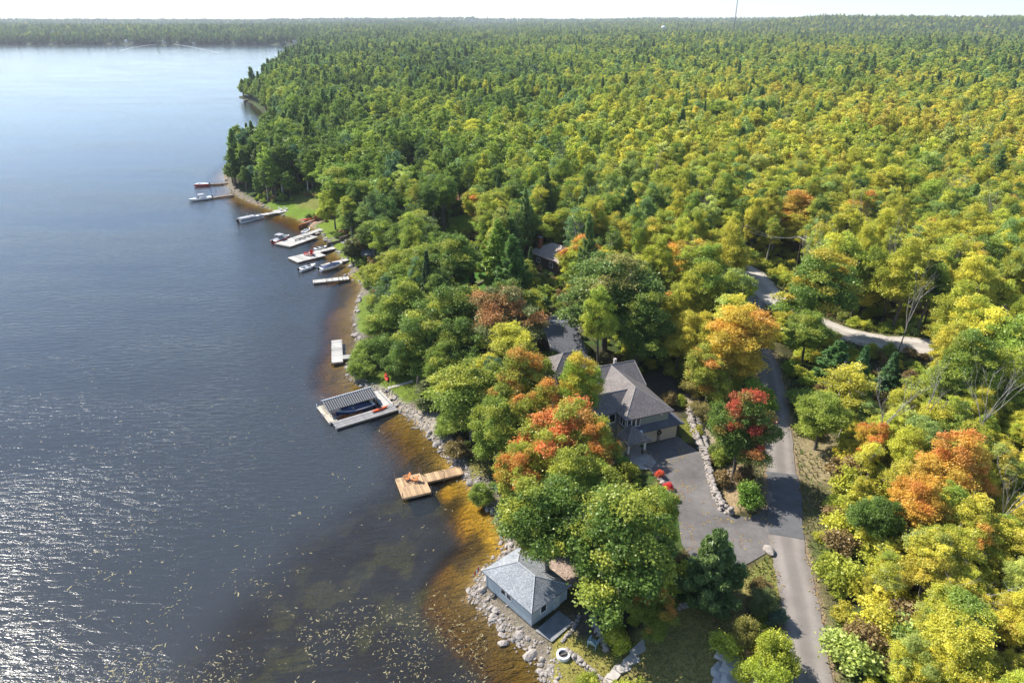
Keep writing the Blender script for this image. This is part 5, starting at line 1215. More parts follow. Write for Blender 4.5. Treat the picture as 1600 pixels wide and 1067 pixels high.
def motorboat(label, loc, rz, hull_m, Lb=6.0, W=2.2, top=None, cover=None, group=None, name='motorboat', motor=True):
    t = thing(name, label, 'boat', loc, rz, group); V = []; F = []; n = 14
    prof = [(-1, 0.75), (-0.96, 0.3), (-0.55, -0.1), (0, -0.25), (0.55, -0.1), (0.96, 0.3), (1, 0.75)]; k_ = len(prof)
    for i in range(n + 1):
        s = i / n; w = W / 2 * (1 - max(0, (s - 0.45) / 0.55) ** 2.2) * (0.94 + 0.06 * min(1, s * 4)); w = max(w, 0.02); lift = 0.35 * max(0, (s - 0.5) / 0.5) ** 2
        for a, z in prof: V.append((s * Lb - Lb / 2, a * w, z + lift * (0.4 if z > 0.5 else 1.0)))
    for i in range(n):
        for j in range(k_ - 1): F.append((i * k_ + j, (i + 1) * k_ + j, (i + 1) * k_ + j + 1, i * k_ + j + 1))
    F.append(tuple(range(k_)))
    h = MB().add(V, F).build('hull', hull_m, t, smooth=False)
    d = MB(); V2 = []; F2 = []
    for i in range(n + 1):
        a, b = V[i * k_], V[i * k_ + k_ - 1]; inn = 0.82 if 1 < i < n - 4 else 0.0
        V2 += [a, (a[0], a[1] * inn, a[2] + 0.02), (b[0], b[1] * inn, b[2] + 0.02), b]
    for i in range(n): F2 += [(i * 4, i * 4 + 1, i * 4 + 5, i * 4 + 4), (i * 4 + 2, i * 4 + 3, i * 4 + 7, i * 4 + 6)]
    d.add(V2, F2); d.build('deck', GELW, t)
    box('cockpit_floor', GREYC, t, -Lb * 0.42, Lb * 0.2, -W * 0.4, W * 0.4, 0.12, 0.18)
    for s in (-1, 1): box('seat', GELW, t, -0.3, 0.3, s * W * 0.22 - 0.25, s * W * 0.22 + 0.25, 0.18, 0.62, 0.06); box('seat_back', GELW, t, -0.42, -0.3, s * W * 0.22 - 0.25, s * W * 0.22 + 0.25, 0.45, 0.95, 0.04)
    box('stern_bench', GELW, t, -Lb * 0.42, -Lb * 0.32, -W * 0.38, W * 0.38, 0.18, 0.65, 0.06)
    ws = MB().add([(0.55, -W * 0.42, 0.8), (0.95, -W * 0.2, 0.85), (0.95, W * 0.2, 0.85), (0.55, W * 0.42, 0.8), (0.35, -W * 0.4, 1.3), (0.7, -W * 0.18, 1.3), (0.7, W * 0.18, 1.3), (0.35, W * 0.4, 1.3)], [(0, 1, 5, 4), (1, 2, 6, 5), (2, 3, 7, 6)]).build('windshield', GLASS, t)
    if cover:
        MB().add([(-Lb * 0.42, -W * 0.45, 0.8), (-Lb * 0.42, W * 0.45, 0.8), (0.4, W * 0.46, 0.82), (Lb * 0.36, W * 0.2, 1.0), (Lb * 0.36, -W * 0.2, 1.0), (0.4, -W * 0.46, 0.82), (-Lb * 0.2, 0, 1.25), (0.4, 0, 1.45)],
                 [(0, 5, 7, 6), (5, 4, 7), (4, 3, 7), (3, 2, 7), (2, 1, 6, 7), (1, 0, 6)]).build('cover', cover, t)
    if top:
        MB().box(-1.6, 0.4, -W * 0.45, W * 0.45, 1.95, 2.05, 0.05).build('canopy', top, t)
        for x in (-1.4, 0.2):
            for s in (-1, 1): MB().tube([(x, s * W * 0.45, 0.8), (x, s * W * 0.42, 1.96)], 0.025, 5).build('canopy_pole', ALU, t)
    if motor:
        m = MB().box(-Lb / 2 - 0.55, -Lb / 2 - 0.05, -0.22, 0.22, 0.55, 1.15, 0.1).build('outboard_motor', BLACKP, t); box('motor_leg', BLACKP, m, -Lb / 2 - 0.4, -Lb / 2 - 0.2, -0.07, 0.07, -0.5, 0.55)
    return t
motorboat('navy motorboat with white trim in the slip under the ribbed roof', (*cf(5.2, -5.1), 0.1), R(CD_A + 180), NAVY, 6.6, 2.4, cover=NAVYC)
kayak('orange red kayak lying on the covered dock', (*cf(8.6, -7.75), Z_), R(CD_A + 6), REDO)
p = land(604, 591); kayak('red kayak on the grass above the covered dock', (p[0], p[1], p[2] + 0.02), R(105), RED)

def plain_dock(label, p0, p1, w, m, z=0.5, name='dock', plats=(), group=None, npost=3):
    """a straight dock from its lake end p0 to its shore end p1; plats: further decked rectangles in its own frame"""
    dx, dy = p1[0] - p0[0], p1[1] - p0[1]; Ld = math.hypot(dx, dy); a = math.degrees(math.atan2(dy, dx))
    t = thing(name, label, 'dock', (p0[0], p0[1], 0), R(a), group)
    for (u0, u1, v0, v1) in [(0, Ld, -w / 2, w / 2)] + list(plats):
        box('frame', TIMBER, t, u0 + 0.03, u1 - 0.03, v0 + 0.03, v1 - 0.03, z - 0.4, z - 0.055); board_run(t, m, u0, u1, v0, v1, z, 'u', 0.45)
    posts(t, [(Ld * (k + 0.1) / npost, s * (w / 2 + 0.05)) for k in range(npost) for s in (-1, 1)], -2.2, z + 0.35, 0.06, TIMBER)
    return t, loc_frame(p0, a), a
# white L shaped dock
p0, p1 = at(527, 566, 0.55), at(526, 531, 0.55)
t, f, a = plain_dock('white L shaped dock at the bushy point', p0, p1, 2.1, DECKL, 0.55, plats=[(1.2, 2.9, -4.6, -1.07)], npost=2)
posts(t, [(7.6, 0.95), (7.6, -0.95)], -2, 1.7, 0.05, GELW)
# the small docks farther along, nearest first
t, f, a = plain_dock('pale straight dock with nothing on it', at(489, 440, 0.6), at(545, 434, 0.6), 2.2, DECKL, 0.6)
t, f, a = plain_dock('narrow dock behind the blue covered boat', at(503, 415, 0.55), at(544, 405, 0.55), 1.7, DECKL, 0.55)
motorboat('motorboat under a blue cover tied along a narrow dock', (*f(1.5, -2.3), 0.1), R(a + 3), GELW, 7.0, 2.5, cover=NAVYC)
motorboat('white bow rider moored at the tip of the narrow dock', (*f(-3.5, 1.2), 0.1), R(a + 12), GELW, 5.4, 2.0, motor=True)
t, f, a = plain_dock('dock with bright red chairs on its wide end', at(493, 394, 0.55), at(522, 387, 0.55), 2.0, DECKL, 0.55, plats=[(-8.0, 0.6, -4.6, 1.0)])
for k, (u, v, lab) in enumerate([(-1.6, -0.8, 'bright red chair on the far dock, beside the walkway'), (-2.6, -1.8, 'bright red chair on the far dock, in the middle of three'), (-3.4, -0.6, 'bright red chair on the far dock, the one towards the lake')]):
    adirondack(lab, (*f(u, v), 0.57), R(a + 150 + 40 * k), RED, 'red chairs on the far dock').scale = (1.25, 1.25, 1.25)
motorboat('dark dinghy lying beside the red chair dock', (*f(3.0, 2.2), 0.05), R(a), GREYC, 4.0, 1.6, motor=False, name='dinghy')
t, f, a = plain_dock('raft dock with dark loungers and a covered boat', at(476, 367, 0.55), at(502, 358, 0.55), 2.2, DECKL, 0.55, plats=[(-11.0, 0.5, -5.0, 1.2)])
for k, lab in enumerate(['dark lounger on the raft dock, towards the lake', 'dark lounger in the middle of the raft dock', 'dark lounger on the raft dock, towards the shore']):
    lg = thing('lounger', lab, 'lounger', (*f(-5.5 + 2.0 * k, -2.2), 0.56), R(a + 60), 'loungers on the raft dock')
    box('seat', BLACKP, lg, -0.35, 0.35, -1.0, 0.5, 0.28, 0.36); MB().add([(-0.35, 0.5, 0.3), (0.35, 0.5, 0.3), (0.35, 1.05, 0.85), (-0.35, 1.05, 0.85), (-0.35, 0.55, 0.28), (0.35, 0.55, 0.28), (0.35, 1.1, 0.83), (-0.35, 1.1, 0.83)], [(0, 1, 2, 3), (7, 6, 5, 4), (0, 4, 5, 1), (1, 5, 6, 2), (2, 6, 7, 3), (3, 7, 4, 0)]).build('backrest', BLACKP, lg)
    for s in (-1, 1): box('leg', ALU, lg, s * 0.3 - 0.03, s * 0.3 + 0.03, -0.9, -0.84, 0, 0.28); box('leg', ALU, lg, s * 0.3 - 0.03, s * 0.3 + 0.03, 0.4, 0.46, 0, 0.28)
motorboat('boat with a pale peaked cover beside the raft dock', (*f(-6.5, 3.0), 0.1), R(a + 4), RED, 7.0, 2.5, cover=GREYC, top=GREYC)
motorboat('white runabout at the shore end of the raft dock', (*f(3.5, 2.6), 0.1), R(a + 20), GELW, 4.6, 1.8, motor=False)
# pontoon boat and its dock
t, f, a = plain_dock('long pale dock beside the pontoon boat', at(386, 340, 0.55), at(440, 330, 0.55), 2.4, DECKL, 0.55, plats=[(10, 15.5, -1.6, 2.6)])
pb = thing('pontoon_boat', 'grey pontoon boat moored at the end of the long pale dock', 'boat', (*f(0.3, -2.4), 0), R(a + 4))
for s in (-1, 1): MB().tube([(-4.2, s * 0.95, 0.15), (3.6, s * 0.95, 0.15), (4.4, s * 0.95, 0.4)], [0.36, 0.36, 0.05], 10).build('float_tube', ALU, pb, smooth=True)
box('deck', GREYC, pb, -4.2, 4.0, -1.3, 1.3, 0.55, 0.65)
for n_, q in enumerate(((-4.1, 3.9, -1.3, -1.24), (-4.1, 3.9, 1.24, 1.3), (3.84, 3.9, -1.24, 1.24), (-4.1, -4.04, -1.24, 1.24))): box('side_panel', GREYC if n_ != 2 else GELW, pb, *q, 0.72, 1.35)
for u in (-3.4, 2.6): box('bench', GELW, pb, u - 0.5, u + 0.6, -1.1, 1.1, 0.66, 1.1, 0.06)
box('helm', BLACKP, pb, -0.4, 0.2, -1.1, -0.4, 0.66, 1.5, 0.08); box('cover', GREYC, pb, -3.8, 1.4, -1.2, 1.2, 1.36, 1.5, 0.1)
for s in (-1, 1): MB().tube([(-1.5, s * 1.2, 0.7), (-0.3, s * 1.2, 2.4)], 0.03, 5).build('canopy_pole', ALU, pb)
m_ = MB().box(-5.0, -4.3, -0.3, 0.3, 0.4, 1.3, 0.12).build('outboard_motor', BLACKP, pb); box('motor_leg', BLACKP, m_, -4.8, -4.5, -0.08, 0.08, -0.5, 0.4)
for u, v, lab in ((12.5, 1.2, 'white chair on the pale dock head by the lawn'), (14, 0.2, 'second white chair on the pale dock head by the lawn')): adirondack(lab, (*f(u, v), 0.57), R(a + 100), GELW, 'white chairs by the lawn').scale = (1.2,) * 3
t, f, a = plain_dock('dark narrow dock with a cabin boat at its tip', at(329, 309, 0.5), at(364, 304, 0.5), 1.9, TIMBER, 0.5)
motorboat('white cabin boat at the tip of the dark narrow dock', (*f(-3.6, 0.5), 0.1), R(a + 178), GELW, 8.0, 2.7, top=GREYC)
t, f, a = plain_dock('thin dark dock, the farthest of the near shore', at(324, 288, 0.5), at(356, 286, 0.5), 1.6, TIMBER, 0.5)
motorboat('small red and white boat at the farthest dock', (*f(-2.2, -0.6), 0.1), R(a + 185), RED, 5.4, 2.1, cover=GELW)

# ---------------------------------------------------------------- shore and garden stones
RMESH = []
for k in range(7):
    bm = bmesh.new(); bmesh.ops.create_icosphere(bm, subdivisions=2, radius=1.0)
    off = Vector((k * 7.7, 0, 0)); sx = Vector((1, random.uniform(0.65, 0.95), random.uniform(0.5, 0.75)))
    for v in bm.verts:
        q = v.co.copy(); n_ = 1 + 0.45 * mnoise.noise(q * 0.9 + off) + 0.16 * mnoise.noise(q * 2.6 + off)
        v.co = Vector((q.x * sx.x, q.y * sx.y, q.z * sx.z)) * n_
    bmesh.ops.dissolve_limit(bm, angle_limit=R(13), verts=bm.verts, edges=bm.edges); bmesh.ops.triangulate(bm, faces=bm.faces)
    me = bpy.data.meshes.new('rock'); bm.to_mesh(me); bm.free(); RMESH.append(me)
RD2 = []
for me in RMESH: 
    d_ = me.copy(); me.materials.append(ROCKM); d_.materials.append(ROCKD); RD2.append(d_)
def rock(name, x, y, z, s, parent=None, dark=None, flat=1.0):
    o = bpy.data.objects.new(name, random.choice(RD2 if (random.random() < 0.3 if dark is None else dark) else RMESH)); link(o, parent)
    o.location = (x, y, z); o.scale = (s * random.uniform(0.8, 1.25), s * random.uniform(0.8, 1.2), s * random.uniform(0.75, 1.1) * flat); o.rotation_euler = (random.uniform(-.3, .3), random.uniform(-.3, .3), random.uniform(0, 6.28)); return o
ZONE = [(50, 'on the shore below the boathouse lawn'), (64, 'in the riprap round the boathouse'), (74, 'on the bank between boathouse and cedar dock'), (84, 'in the grey bank at the cedar dock'), (96, 'on the bank between the cedar dock and the covered dock'), (108, 'in the pale bank at the covered dock'), (125, 'by the white dock'), (168, 'along the bushy shore'), (1e9, 'along the far docks')]
cands = []
SP_ = np.array(SHORE)
for a, b in zip(SP_[:-1], SP_[1:]):
    if b[1] < 40 or a[1] > 300: continue
    Ls = np.hypot(*(b - a)); dens = 4.2 if a[1] < 110 else 1.6 if a[1] < 200 else 0.9
    for k in range(int(Ls * dens)):
        t_ = random.random(); q = a + (b - a) * t_; nrm = np.array([(b - a)[1], -(b - a)[0]]) / Ls
        off = random.gauss(0.3, 0.5); x, y = q + nrm * off
        s = (0.13 + 0.4 * random.random() ** 2.2 + (0.25 if random.random() < 0.05 else 0)) * (1.25 if random.random() < 0.2 else 1) * (1 if a[1] < 120 else 1.25)
        cands.append((s / math.hypot(x, y), x, y, s))
cands.sort(key=lambda c: -c[0]); rp_pts = []
for n_, (_, x, y, s) in enumerate(cands):
    z = max(gz(x, y), -0.35) + s * 0.1
    if n_ < 280:
        o = rock('shore_rock', x, y, z, s); dk = o.data in RD2
        tag(o, ('dark grey ' if dk else 'pale ') + ('boulder ' if s > 0.45 else 'stone ' if s > 0.3 else 'small stone ') + next(w for lim, w in ZONE if y < lim), 'rock', 'riprap stones along the shore')
    else: rp_pts.append(((x, y, z), (s,) * 3, (random.uniform(-.3, .3), random.uniform(-.3, .3), random.uniform(0, 6.28)), random.randrange(7), (1, 1, 1, 1)))
rcol = bpy.data.collections.new('rock_kinds')
for k, me in enumerate(RMESH): rcol.objects.link(bpy.data.objects.new('r%02d' % k, me))
for _ in range(4200):      # the smaller stones of the bank
    i = random.randrange(len(SP_) - 1); a, b = SP_[i], SP_[i + 1]
    if b[1] < 42 or a[1] > 130: continue
    t_ = random.random(); q = a + (b - a) * t_; Ls = np.hypot(*(b - a)); nrm = np.array([(b - a)[1], -(b - a)[0]]) / Ls
    x, y = q + nrm * random.gauss(0.4, 0.65); s = random.uniform(0.07, 0.22); rp_pts.append(((x, y, max(gz(x, y), -0.4) + 0.02), (s,) * 3, (0, 0, random.uniform(0, 6.28)), random.randrange(7), (1, 1, 1, 1)))
tag(scatter('shore_rubble', rp_pts, rcol), 'small pale stones and rubble along the waterline')
def stone_wall(label, P, rows, s, top=None, name='stone_wall', dark=False):
    """a dry stone wall: every stone a part, set along a polyline in courses"""
    t = thing(name, label, 'wall', (*P[0][:2], gz(*P[0][:2])))
    n_ = 0
    for a, b in zip(P[:-1], P[1:]):
        Ls = math.hypot(b[0] - a[0], b[1] - a[1]); d = ((b[0] - a[0]) / Ls, (b[1] - a[1]) / Ls)
        for k in range(int(Ls / (s * 1.5)) + 1):
            for r_ in range(rows):
                if n_ >= 290: break
                q = min((k + 0.5 * (r_ % 2)) * s * 1.5 + random.uniform(-.1, .1) * s, Ls); x, y = a[0] + d[0] * q - d[1] * 0.12 * r_ * s, a[1] + d[1] * q + d[0] * 0.12 * r_ * s
                o = rock('stone', x - t.location.x, y - t.location.y, min(gz(a[0], a[1]), gz(x, y)) - t.location.z + s * (0.25 + 0.95 * r_), s * random.uniform(0.8, 1.1), t, random.random() < (0.8 if dark else 0.12)); n_ += 1
    return t
def PL(z, *px): return [at(a, b, z)[:2] for a, b in px]
stone_wall('long white stone wall curving between the driveway and the bank', PL(5.2, (1076, 640), (1080, 662), (1090, 690), (1102, 716), (1108, 745), (1116, 772), (1127, 794), (1142, 803)), 3, 0.42)
stone_wall('second course of pale stones above the driveway wall', PL(6.0, (1082, 628), (1092, 655), (1102, 682), (1112, 708)), 2, 0.4)
stone_wall('pale boulder edging between the driveway and the front garden', PL(5.1, (1010, 726), (1024, 740), (1040, 757), (1056, 782)), 1, 0.42)
stone_wall('dry stone wall stepping down the front lawn from the white fire ring', PL(1.6, (884, 1006), (905, 1022), (925, 1040), (945, 1058), (958, 1075)), 2, 0.34)
stone_wall('grey stone wall below the roots of the largest maple', PL(2.5, (926, 950), (934, 968), (943, 985), (948, 1000)), 2, 0.36, dark=True)
stone_wall('dark stone wall under the dark bushy evergreen', PL(3.5, (1062, 948), (1085, 946), (1105, 938), (1122, 925)), 2, 0.34, dark=True)
stone_wall('short stone edge beside the boathouse path', PL(1.2, (905, 960), (895, 978), (878, 996)), 1, 0.3, dark=True)
st = thing('stone_steps', 'pale stone slab steps crossing the front lawn', 'steps', (*at(985, 1025, 2)[:2], gz(*at(985, 1025, 2)[:2])))
for k, (px_, py_) in enumerate(((1000, 1010), (990, 1024), (975, 1036), (962, 1044), (950, 1058))):
    x, y, z = at(px_, py_, 1.9 - 0.12 * k); b = MB(); P = [(px__ + random.uniform(-.15, .15), py__ + random.uniform(-.12, .12)) for px__, py__ in ((-0.9, -0.5), (0.2, -0.6), (0.95, -0.4), (0.9, 0.5), (0.1, 0.55), (-0.95, 0.4))]
    b.prism(P, -0.2, 0.1); o = b.build('slab', CONC, st); o.location = (x - st.location.x, y - st.location.y, gz(x, y) - st.location.z + 0.08); o.rotation_euler = (random.uniform(-.05, .05), random.uniform(-.05, .05), 0.7 + random.uniform(-.3, .3))
oc = thing('rock_outcrop', 'large pale blue grey rock slab breaking through the lawn', 'rock', (*at(1145, 1040, 4)[:2], gz(*at(1145, 1040, 4)[:2])))
for k, (px_, py_, s) in enumerate(((1135, 1018, 1.3), (1150, 1036, 1.7), (1125, 1046, 1.2), (1170, 1048, 1.3), (1148, 1062, 1.7), (1175, 1066, 1.2), (1125, 1064, 0.9), (1160, 1015, 0.8))):
    x, y, z = land(px_, py_); g_ = random.Random(k + 9); n_ = 7; P = [(s * (0.75 + 0.35 * g_.random()) * math.cos(6.283 * j / n_ + 0.3 * g_.random()), s * (0.55 + 0.3 * g_.random()) * math.sin(6.283 * j / n_ + 0.3 * g_.random())) for j in range(n_)]
    b_ = MB(); V = [(u * 1.06, v * 1.06, -0.5) for u, v in P] + [(u, v, 0.05 + 0.12 * g_.random()) for u, v in P] + [(u * 0.62, v * 0.62, 0.16 + 0.14 * g_.random()) for u, v in P] + [(0, 0, 0.24)]
    b_.add(V, [(j, (j + 1) % n_, n_ + (j + 1) % n_, n_ + j) for j in range(n_)] + [(n_ + j, n_ + (j + 1) % n_, 2 * n_ + (j + 1) % n_, 2 * n_ + j) for j in range(n_)] + [(2 * n_ + j, 2 * n_ + (j + 1) % n_, 3 * n_) for j in range(n_)])
    o = b_.build('slab', SLAB, oc); o.location = (x - oc.location.x, y - oc.location.y, z - oc.location.z + 0.05); o.rotation_euler = (g_.uniform(-.1, .1), g_.uniform(-.1, .1), 0.5 + g_.uniform(-.4, .4))
x, y, z = at(1202, 862, 5); tag(rock('boulder', x - 0.1, y, gz(x, y) + 0.35, 0.62, None, False), 'pale boulder marking the driveway mouth', 'rock')
p = land(880, 1025); fp = thing('fire_ring', 'round white concrete fire ring on the shore lawn', 'fire ring', p)
MB().lathe([(0.72, 0), (0.72, 0.42), (0.5, 0.42), (0.5, 0.12)], 20).build('ring', GELW, fp); MB().lathe([(0.49, 0.1), (0.49, 0.2)], 16).build('ash_bed', DARKF, fp); MB().tube([(-0.3, -.1, 0.26), (0.32, 0.12, 0.3)], 0.06, 6).build('log', TIMBER, fp)
p = land(927, 1008); adirondack('pale blue grey garden chair under the largest maple', p, R(150), TEAL).scale = (1.3,) * 3
p = land(545, 377); fp = thing('fire_ring', 'stone fire ring on a pale patio near the clipped cedars', 'fire ring', (p[0], p[1], p[2]))
MB().lathe([(2.4, 0), (2.4, 0.08)], 18).build('patio', CONC, fp)
for k in range(12): rock('stone', 1.0 * math.cos(k * .5236), 1.0 * math.sin(k * .5236), 0.25, 0.34, fp)
p = land(665, 627); fp = thing('fire_ring', 'grey stone fire ring on the pebble bank', 'fire ring', (p[0], p[1], p[2]))
for k in range(10): rock('stone', 0.8 * math.cos(k * .628), 0.8 * math.sin(k * .628), 0.15, 0.25, fp)
MB().lathe([(0.7, 0.0), (0.7, 0.07)], 14).build('ash_bed', CONC, fp)
# garden timber and paths
def timber_wall(label, P, h, m, n=3):
    t = thing('retaining_wall', label, 'wall', (*P[0][:2], gz(*P[0][:2])))
    for a, b in zip(P[:-1], P[1:]):
        for k in range(n):
            z = gz(*a[:2]) - t.location.z - 0.2 + k * h / n; ax, ay, bx, by = a[0] - t.location.x, a[1] - t.location.y, b[0] - t.location.x, b[1] - t.location.y
            d = Vector((bx - ax, by - ay, 0)).normalized(); nn = Vector((-d.y, d.x, 0)) * 0.12; hh = h / n - 0.02
            V = [(ax + nn.x, ay + nn.y, z), (bx + nn.x, by + nn.y, z), (bx - nn.x, by - nn.y, z), (ax - nn.x, ay - nn.y, z)]; MB().add(V + [(p_[0], p_[1], p_[2] + hh) for p_ in V], [(3, 2, 1, 0), (4, 5, 6, 7), (0, 1, 5, 4), (1, 2, 6, 5), (2, 3, 7, 6), (3, 0, 4, 7)]).build('timber', m, t)
    return t
timber_wall('rusty timber retaining wall above the small beach', PL(2.2, (465, 346), (490, 338), (518, 331)), 1.8, TIMB_R)
timber_wall('grey timber retaining wall between two shore lawns', PL(2.0, (510, 375), (530, 371), (545, 366)), 1.6, TIMBER)
timber_wall('low timber edge behind the shaded lawn', PL(5.0, (728, 448), (748, 443), (758, 438)), 0.7, TIMBER, 2)
p = land(480, 344); kayak('red paddle boat pulled up on the small beach', (p[0], p[1], p[2] + 0.05), R(30), REDO, 4.5, 0.6)
sheet('porch_walk', [(*hf(a, b), 0)[:2] for a, b in ((-2.2, -4.4), (0.6, -5.6), (2.4, -4.6), (2.6, -2.7), (2.3, -2.62), (-1.2, -2.62), (-2.4, -2.6))], 5.06, CONC)
sheet('boathouse_path', [at(*p_, 0.7)[:2] for p_ in ((836, 985), (880, 948), (906, 955), (902, 968), (862, 1003))], 0.74, CONC_D)
LPs = [land(606, 606), land(630, 600), land(650, 594)]
ribbon('lawn_path', [(LPs[0][0] + (LPs[i // 4 + 1][0] - LPs[i // 4][0]) * (i % 4) / 4 + (LPs[i // 4][0] - LPs[0][0]), LPs[i // 4][1] + (LPs[i // 4 + 1][1] - LPs[i // 4][1]) * (i % 4) / 4, 0) for i in range(8)], 0.35, CONC, 0.05)
_p = bpy.data.objects['lawn_path'].data
for v in _p.vertices: v.co.z = gz(v.co.x, v.co.y) + 0.06
for k_, (px_, py_) in enumerate(((612, 604), (622, 601))): pass
rl = thing('log_rail', 'short brown log rail beside the trunk of the scarlet tipped maple', 'fence', (*land(1150, 745)[:2], land(1150, 745)[2]))
for z in (0.45, 0.95): MB().tube([(-1.2, 0, z), (1.2, 0.1, z)], 0.07, 6).build('rail', TIMBER, rl)
for x in (-1.0, 1.0): MB().tube([(x, 0, -0.3), (x, 0, 1.15)], 0.08, 6).build('post', TIMBER, rl)

# ---------------------------------------------------------------- poles, bare trees, far shore, tower
def pole(label, px, py, h, wires=True):
    x, y, z = land(px, py); t = thing('utility_pole', label, 'utility pole', (x, y, z))
    MB().tube([(0, 0, -1), (0, 0, h)], [0.19, 0.13], 8).build('pole', BARK_DARK, t); box('crossarm', TIMBER, t, -1.1, 1.1, -0.06, 0.06, h - 0.75, h - 0.6)
    for u in (-0.9, 0, 0.9): MB().lathe([(0.06, h - 0.6), (0.07, h - 0.45), (0.03, h - 0.4)], 8, (u, 0)).build('insulator', WHITE, t)
    return Vector((x, y, z + h - 0.4))
e0 = pole('dark utility pole beside the gravel road clearing', 1240, 440, 11); e1 = pole('utility pole among trees beyond the yellow maple', 1150, 425, 11.5); e2 = pole('utility pole at the lower gravel road', 1442, 512, 10.5)
for k, (a, b, lab) in enumerate(((e0, e1, 'power line sagging over the gravel road clearing'), (e0, e2, 'power line running along the lower gravel road'))):
    t = thing('power_line', lab, 'power line', a)
    for q in (-0.9, 0.9):
        P = [(b - a) * s_ + Vector((q, 0, -1.4 * 4 * s_ * (1 - s_))) for s_ in [i / 12 for i in range(13)]]; MB().tube(P, 0.025, 4).build('wire', GALV, t)
for k, (cx, cy, h, lab) in enumerate([(1310, 290, 15, 'bare grey tree above the ochre forest maple'), (1452, 235, 15, 'tall bare tree in the upper yellow forest'), (1470, 250, 14, 'bare forked tree beside the tall bare tree'), (1120, 215, 14, 'bare grey tree on the far green slope'), (1385, 240, 13, 'slender bare tree in the yellow forest'), (1500, 930, 6, 'small bleached dead tree in the yellow scrub')]):
    z0 = 4
    for _ in range(3): p = at(cx, cy, z0 + h * 0.7); z0 = gz(p[0], p[1])
    o = bpy.data.objects.new('bare_tree', None); link(o); o.location = (p[0], p[1], z0); o.scale = (0.85, 0.85, h / 15.5); o.rotation_euler = (0.9 if 'fallen' in lab else 0.08, 0, k * 1.1); tag(o, lab, 'tree')
    tb, tg = MB(), MB(); g_ = random.Random(k + 40)
    def branch(p0, d, ln, r0, lev):
        p1 = p0 + d * ln * 0.5 + Vector((g_.gauss(0, .06), g_.gauss(0, .06), 0.03)) * ln; p2 = p1 + (d + Vector((g_.gauss(0, .14), g_.gauss(0, .14), 0.12))).normalized() * ln * 0.5
        (tb if lev < 2 else tg).tube([p0, p1, p2], [r0, r0 * 0.75, r0 * 0.5], 6 if lev < 2 else 4, cap=False)
        if lev >= 4: return
        for j in range(g_.randint(2, 3) + (lev == 0) * 2):
            s_ = g_.uniform(0.45, 1.0); q = p1.lerp(p2, s_ * 2 - 1) if s_ > 0.5 else p0.lerp(p1, s_ * 2)
            ax = Vector((g_.gauss(0, 1), g_.gauss(0, 1), 0)).normalized(); branch(q, (d * 0.75 + ax * g_.uniform(0.35, 0.75) + Vector((0, 0, 0.25))).normalized(), ln * g_.uniform(0.5, 0.72), r0 * 0.5, lev + 1)
    branch(Vector((0, 0, -0.3)), Vector((0.03, 0.02, 1)), 8.5, 0.17, 0)
    tb.build('trunk', BAREW, o); tg.build('branches', BAREW, o)
def bare_tree(px_, py_, h, k):
    z0 = 5
    for _ in range(3): p = at(px_, py_, z0 + h * 0.7); z0 = gz(p[0], p[1])
    src = BARES[k % len(BARES)]; o = copy_tree(src); o.location = (p[0], p[1], z0); o.rotation_euler = (0.06, -0.04, k * 1.7); o.scale = (0.7, 0.7, h / 15.5); o['group'] = 'bare grey trees in the forest'; return o
BARES = [o for o in sc.objects if o.name.startswith('bare_tree')]; ex = {}
for k, (px_, py_, h) in enumerate([(1180, 300, 15), (1225, 190, 16), (1275, 385, 15), (1350, 330, 15), (1405, 395, 15), (1490, 300, 15), (1530, 205, 16), (1560, 330, 15), (1430, 450, 13), (1020, 260, 15), (940, 330, 14), (1095, 320, 14), (1575, 520, 12), (1550, 610, 11), (1465, 600, 11), (1580, 760, 9), (1380, 640, 9), (880, 250, 15)]):
    o = bare_tree(px_, py_, h + 4.5, k); x, y = o.location[:2]
    a = min(ANCHORS, key=lambda a: (a[0] - x) ** 2 + (a[1] - y) ** 2); rel = 'behind' if math.hypot(x, y) > math.hypot(a[0], a[1]) + 3 else 'in front of' if math.hypot(x, y) < math.hypot(a[0], a[1]) - 3 else 'beside'
    ex.setdefault((rel, a[2]), []).append((math.hypot(a[0] - x, a[1] - y), o))
for (rel, an), lst in ex.items():
    for i, (_, o) in enumerate(sorted(lst, key=lambda t: t[0])): o['label'] = f'{ORD[i] + " " if len(lst) > 1 else ""}thin leafless grey tree {rel} {an}'
# communications tower on the horizon
x, y = at(1145, 60, 0)[:2]; kx = 2300 / y; tx, ty = x * kx, 2300.0; tz = gz(tx, ty)
tw = thing('radio_tower', 'thin lattice radio mast on the wooded horizon', 'tower', (tx, ty, tz)); HT = 175; MAST = mat('dark_mast_steel', (0.12, 0.12, 0.13), rough=0.6)
for k in range(3):
    a = k * 2.094; MB().tube([(1.6 * math.cos(a), 1.6 * math.sin(a), 0), (0.9 * math.cos(a), 0.9 * math.sin(a), HT)], 0.4, 5).build('leg', MAST, tw)
br_ = MB()
for k in range(44):
    z0, z1 = k * HT / 44, (k + 1) * HT / 44
    for j in range(3):
        a, b = j * 2.094, (j + 1) * 2.094; r0 = 1.6 - 0.7 * z0 / HT; br_.tube([(r0 * math.cos(a), r0 * math.sin(a), z0), (r0 * math.cos(b), r0 * math.sin(b), z1)], 0.2, 3, cap=False)
br_.build('brace', MAST, tw)
wx, wy = at(1036, 50, 0)[:2]; kx = 2400 / wy; wx, wy = wx * kx, 2400.0; wz = gz(wx, wy)
wt = thing('water_tower', 'white domed water tower among the far trees', 'tower', (wx, wy, wz)); MB().lathe([(2.5, 0), (1.6, 4), (1.6, 20), (5, 23), (7, 26), (6.5, 29), (3.5, 31), (0.3, 31.8)], 20).build('tank', WHITE, wt, smooth=True); MB().lathe([(1.7, 2), (1.75, 10)], 12).build('stem', GELW, wt)
